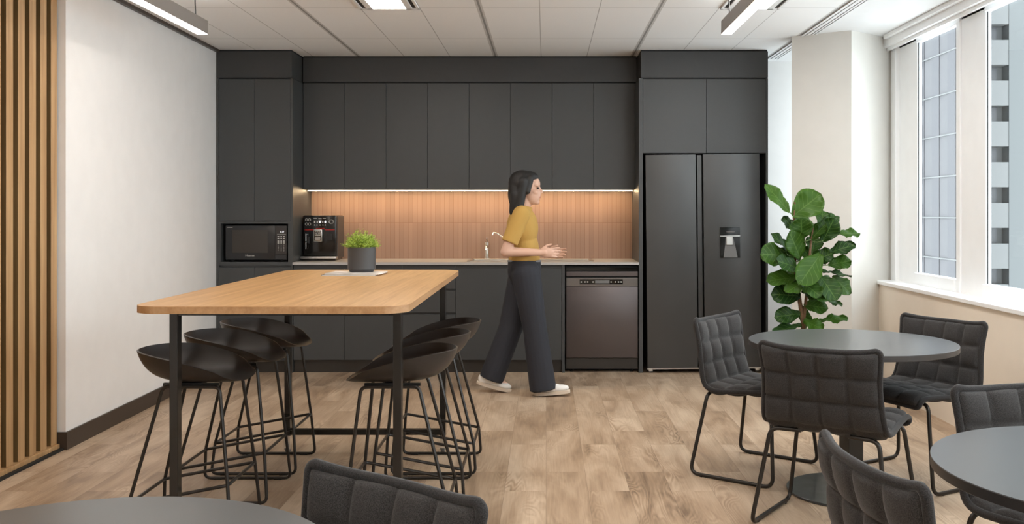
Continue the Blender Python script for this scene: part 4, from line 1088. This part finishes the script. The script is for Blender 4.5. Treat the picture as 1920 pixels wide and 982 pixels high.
for s in (-1, 1):
    bm = B(); ellipsoid(bm, hc + Vector((.0755, s * .034, .004)), (.010, .012, .008), sub=2); mesh('eye', bm, mat('eye_dark', (.02, .012, .01), .2), pe, smooth='all', world=True)
    bm = B(); capsule(bm, hc + Vector((.083, s * .020, .026)), hc + Vector((.068, s * .052, .027)), .004, .003, seg=8); mesh('eyebrow', bm, M_hair, pe, smooth='all', world=True)
bm = B(); ellipsoid(bm, hc + Vector((.090, 0, -.0605)), (.006, .020, .008), sub=2); mesh('lips', bm, mat('lip', (.5, .19, .16), .45), pe, smooth='all', world=True)
bm = B()
ellipsoid(bm, hc + Vector((-.040, 0, .042)), (.103, .090, .098)); ellipsoid(bm, hc + Vector((-.005, 0, .085)), (.085, .072, .048))
ellipsoid(bm, hc + Vector((-.085, 0, -.03)), (.062, .082, .13))
for s in (-1, 1):
    capsule(bm, hc + Vector((-.030, s * .066, .05)), hc + Vector((-.060, s * .072, -.14)), .040, .030)
    capsule(bm, hc + Vector((.020, s * .062, .075)), hc + Vector((.000, s * .076, -.02)), .026, .022)
for yy in (-.05, 0, .05): capsule(bm, hc + Vector((-.085, yy, -.05)), hc + Vector((-.105 - .0 * abs(yy), yy, -.17)), .045, .030)
blob('hair', bm, .006, M_hair, pe, 3)
bm = B()
ellipsoid(bm, (-.175, PYc, 1.215), (.118, .158, .165)); ellipsoid(bm, (-.163, PYc, 1.07), (.110, .142, .14)); capsule(bm, (-.163, PYc, 1.06), (-.160, PYc, .955), .112, .118, flat1=True)
ellipsoid(bm, (-.160, PYc, 1.0), (.112, .150, .075)); capsule(bm, (-.178, PYc - .140, 1.322), (-.172, PYc + .140, 1.322), .060, .060)
capsule(bm, (-.178, PYc - .160, 1.318), (-.262, PYc - .190, 1.115), .064, .060, flat1=True); capsule(bm, (-.170, PYc + .160, 1.318), (-.212, PYc + .200, 1.110), .064, .060, flat1=True)
capsule(bm, (-.172, PYc, 1.33), (-.160, PYc, 1.382), .075, .060, flat1=True)
blob('shirt', bm, .006, M_must, pe, 4)
bm = B()
ellipsoid(bm, (-.160, PYc, .93), (.120, .165, .115)); capsule(bm, (-.160, PYc, .90), (-.160, PYc, .985), .125, .120, flat1=True)
capsule(bm, (-.145, PYc - .08, .88), (-.080, PYc - .078, .48), .108, .088); capsule(bm, (-.080, PYc - .078, .48), (-.022, PYc - .075, .045), .088, .098, flat1=True)
capsule(bm, (-.170, PYc + .08, .88), (-.262, PYc + .08, .48), .108, .090); capsule(bm, (-.262, PYc + .08, .48), (-.408, PYc + .08, .095), .090, .092, flat1=True)
blob('trousers', bm, .006, M_navy, pe, 4)
bm = B(); tube(bm, [(-.160 + .117 * math.cos(a), PYc + .117 * math.sin(a), .976) for a in [2 * PI * k / 32 for k in range(32)]], .009, closed=True, seg=8)
mesh('belt', bm, M_belt, pe, smooth='all', world=True)
def shoe(heel, pitch, yaw=0):
    M_ = Matrix.Translation(Vector(heel)) @ Matrix.Rotation(-pitch, 4, 'Y')
    bm = B(); ellipsoid(bm, (.05, 0, .050), (.052, .036, .045)); ellipsoid(bm, (.12, 0, .045), (.085, .040, .035)); ellipsoid(bm, (.19, 0, .038), (.066, .043, .027)); ellipsoid(bm, (.085, 0, .075), (.060, .032, .030))
    xform(bm, M_); up = blob('shoe', bm, .0045, M_shoe, pe, 3)
    out = []
    for k in range(40):
        a = 2 * PI * k / 40; c_, s_ = math.cos(a), math.sin(a); out.append((.128 + .134 * math.copysign(abs(c_) ** .8, c_), (.042 + .006 * c_) * math.copysign(abs(s_) ** .75, s_)))
    bm = B(); prism(bm, out, 0, .024, bev=.004); xform(bm, M_); mesh('sole', bm, M_sole, up, smooth=True, world=True)
    bm = B()
    for k in range(4): tube(bm, [(.10 + k * .018, -.022, .083 - k * .006), (.10 + k * .018, 0, .094 - k * .008), (.10 + k * .018, .022, .083 - k * .006)], .003, seg=6)
    xform(bm, M_); mesh('laces', bm, M_shoe, up, world=True)
shoe((-.085, PYc - .072, 0.0), math.radians(5))
shoe((-.515, PYc + .08, .062), math.radians(-15))

# ------------------------------------------------------------------ buildings across the street
bA = root('building', 'lavender grey ribbed tower seen through the first window', 'building', (33, 88, -12))
mesh('wall', bx(31, 32.3, 72, 108, -12, 60), M_facA, bA, world=True)
bm = B()
for k in range(12): box(bm, 30.93, 31.0, 72.6 + k * 3, 74.0 + k * 3, -12, 60)
mesh('ribs', bm, M_facA2, bA, world=True)
bm = B()
for k in range(22): box(bm, 30.9, 31.0, 72, 108, -12 + k * 3.2, -11.9 + k * 3.2)
mesh('floor_band', bm, M_facB, bA, world=True)
for k in range(16):
    mesh('window', bx(30.7, 31.0, 79.0, 82.0, -6 + k * 3.2, -4.4 + k * 3.2), M_facB, bA, world=True)
bB = root('building', 'white apartment block with stacked balconies seen through the second window', 'building', (41, 80, -12))
yB = 75.8
mesh('wall', bx(34.6, 60, yB + 1.2, yB + 12, -12, 60), M_facB, bB, world=True)
mesh('panel_wall', bx(PX(1892, yB), 60, yB, yB + 1.2, -12, 60), M_facC, bB, world=True)
mesh('window_strip', bx(PX(1846, yB), PX(1880, yB), yB + 1.0, yB + 1.2, -12, 60), M_facW, bB, world=True)
for k in range(-5, 8):
    zc_ = PZ(175 + 76.2 * k, yB)
    mesh('balcony', bx(PX(1852, yB), PX(1889, yB), yB - .2, yB + 1.2, zc_ - .98, zc_ + .98), M_facB, bB, world=True)
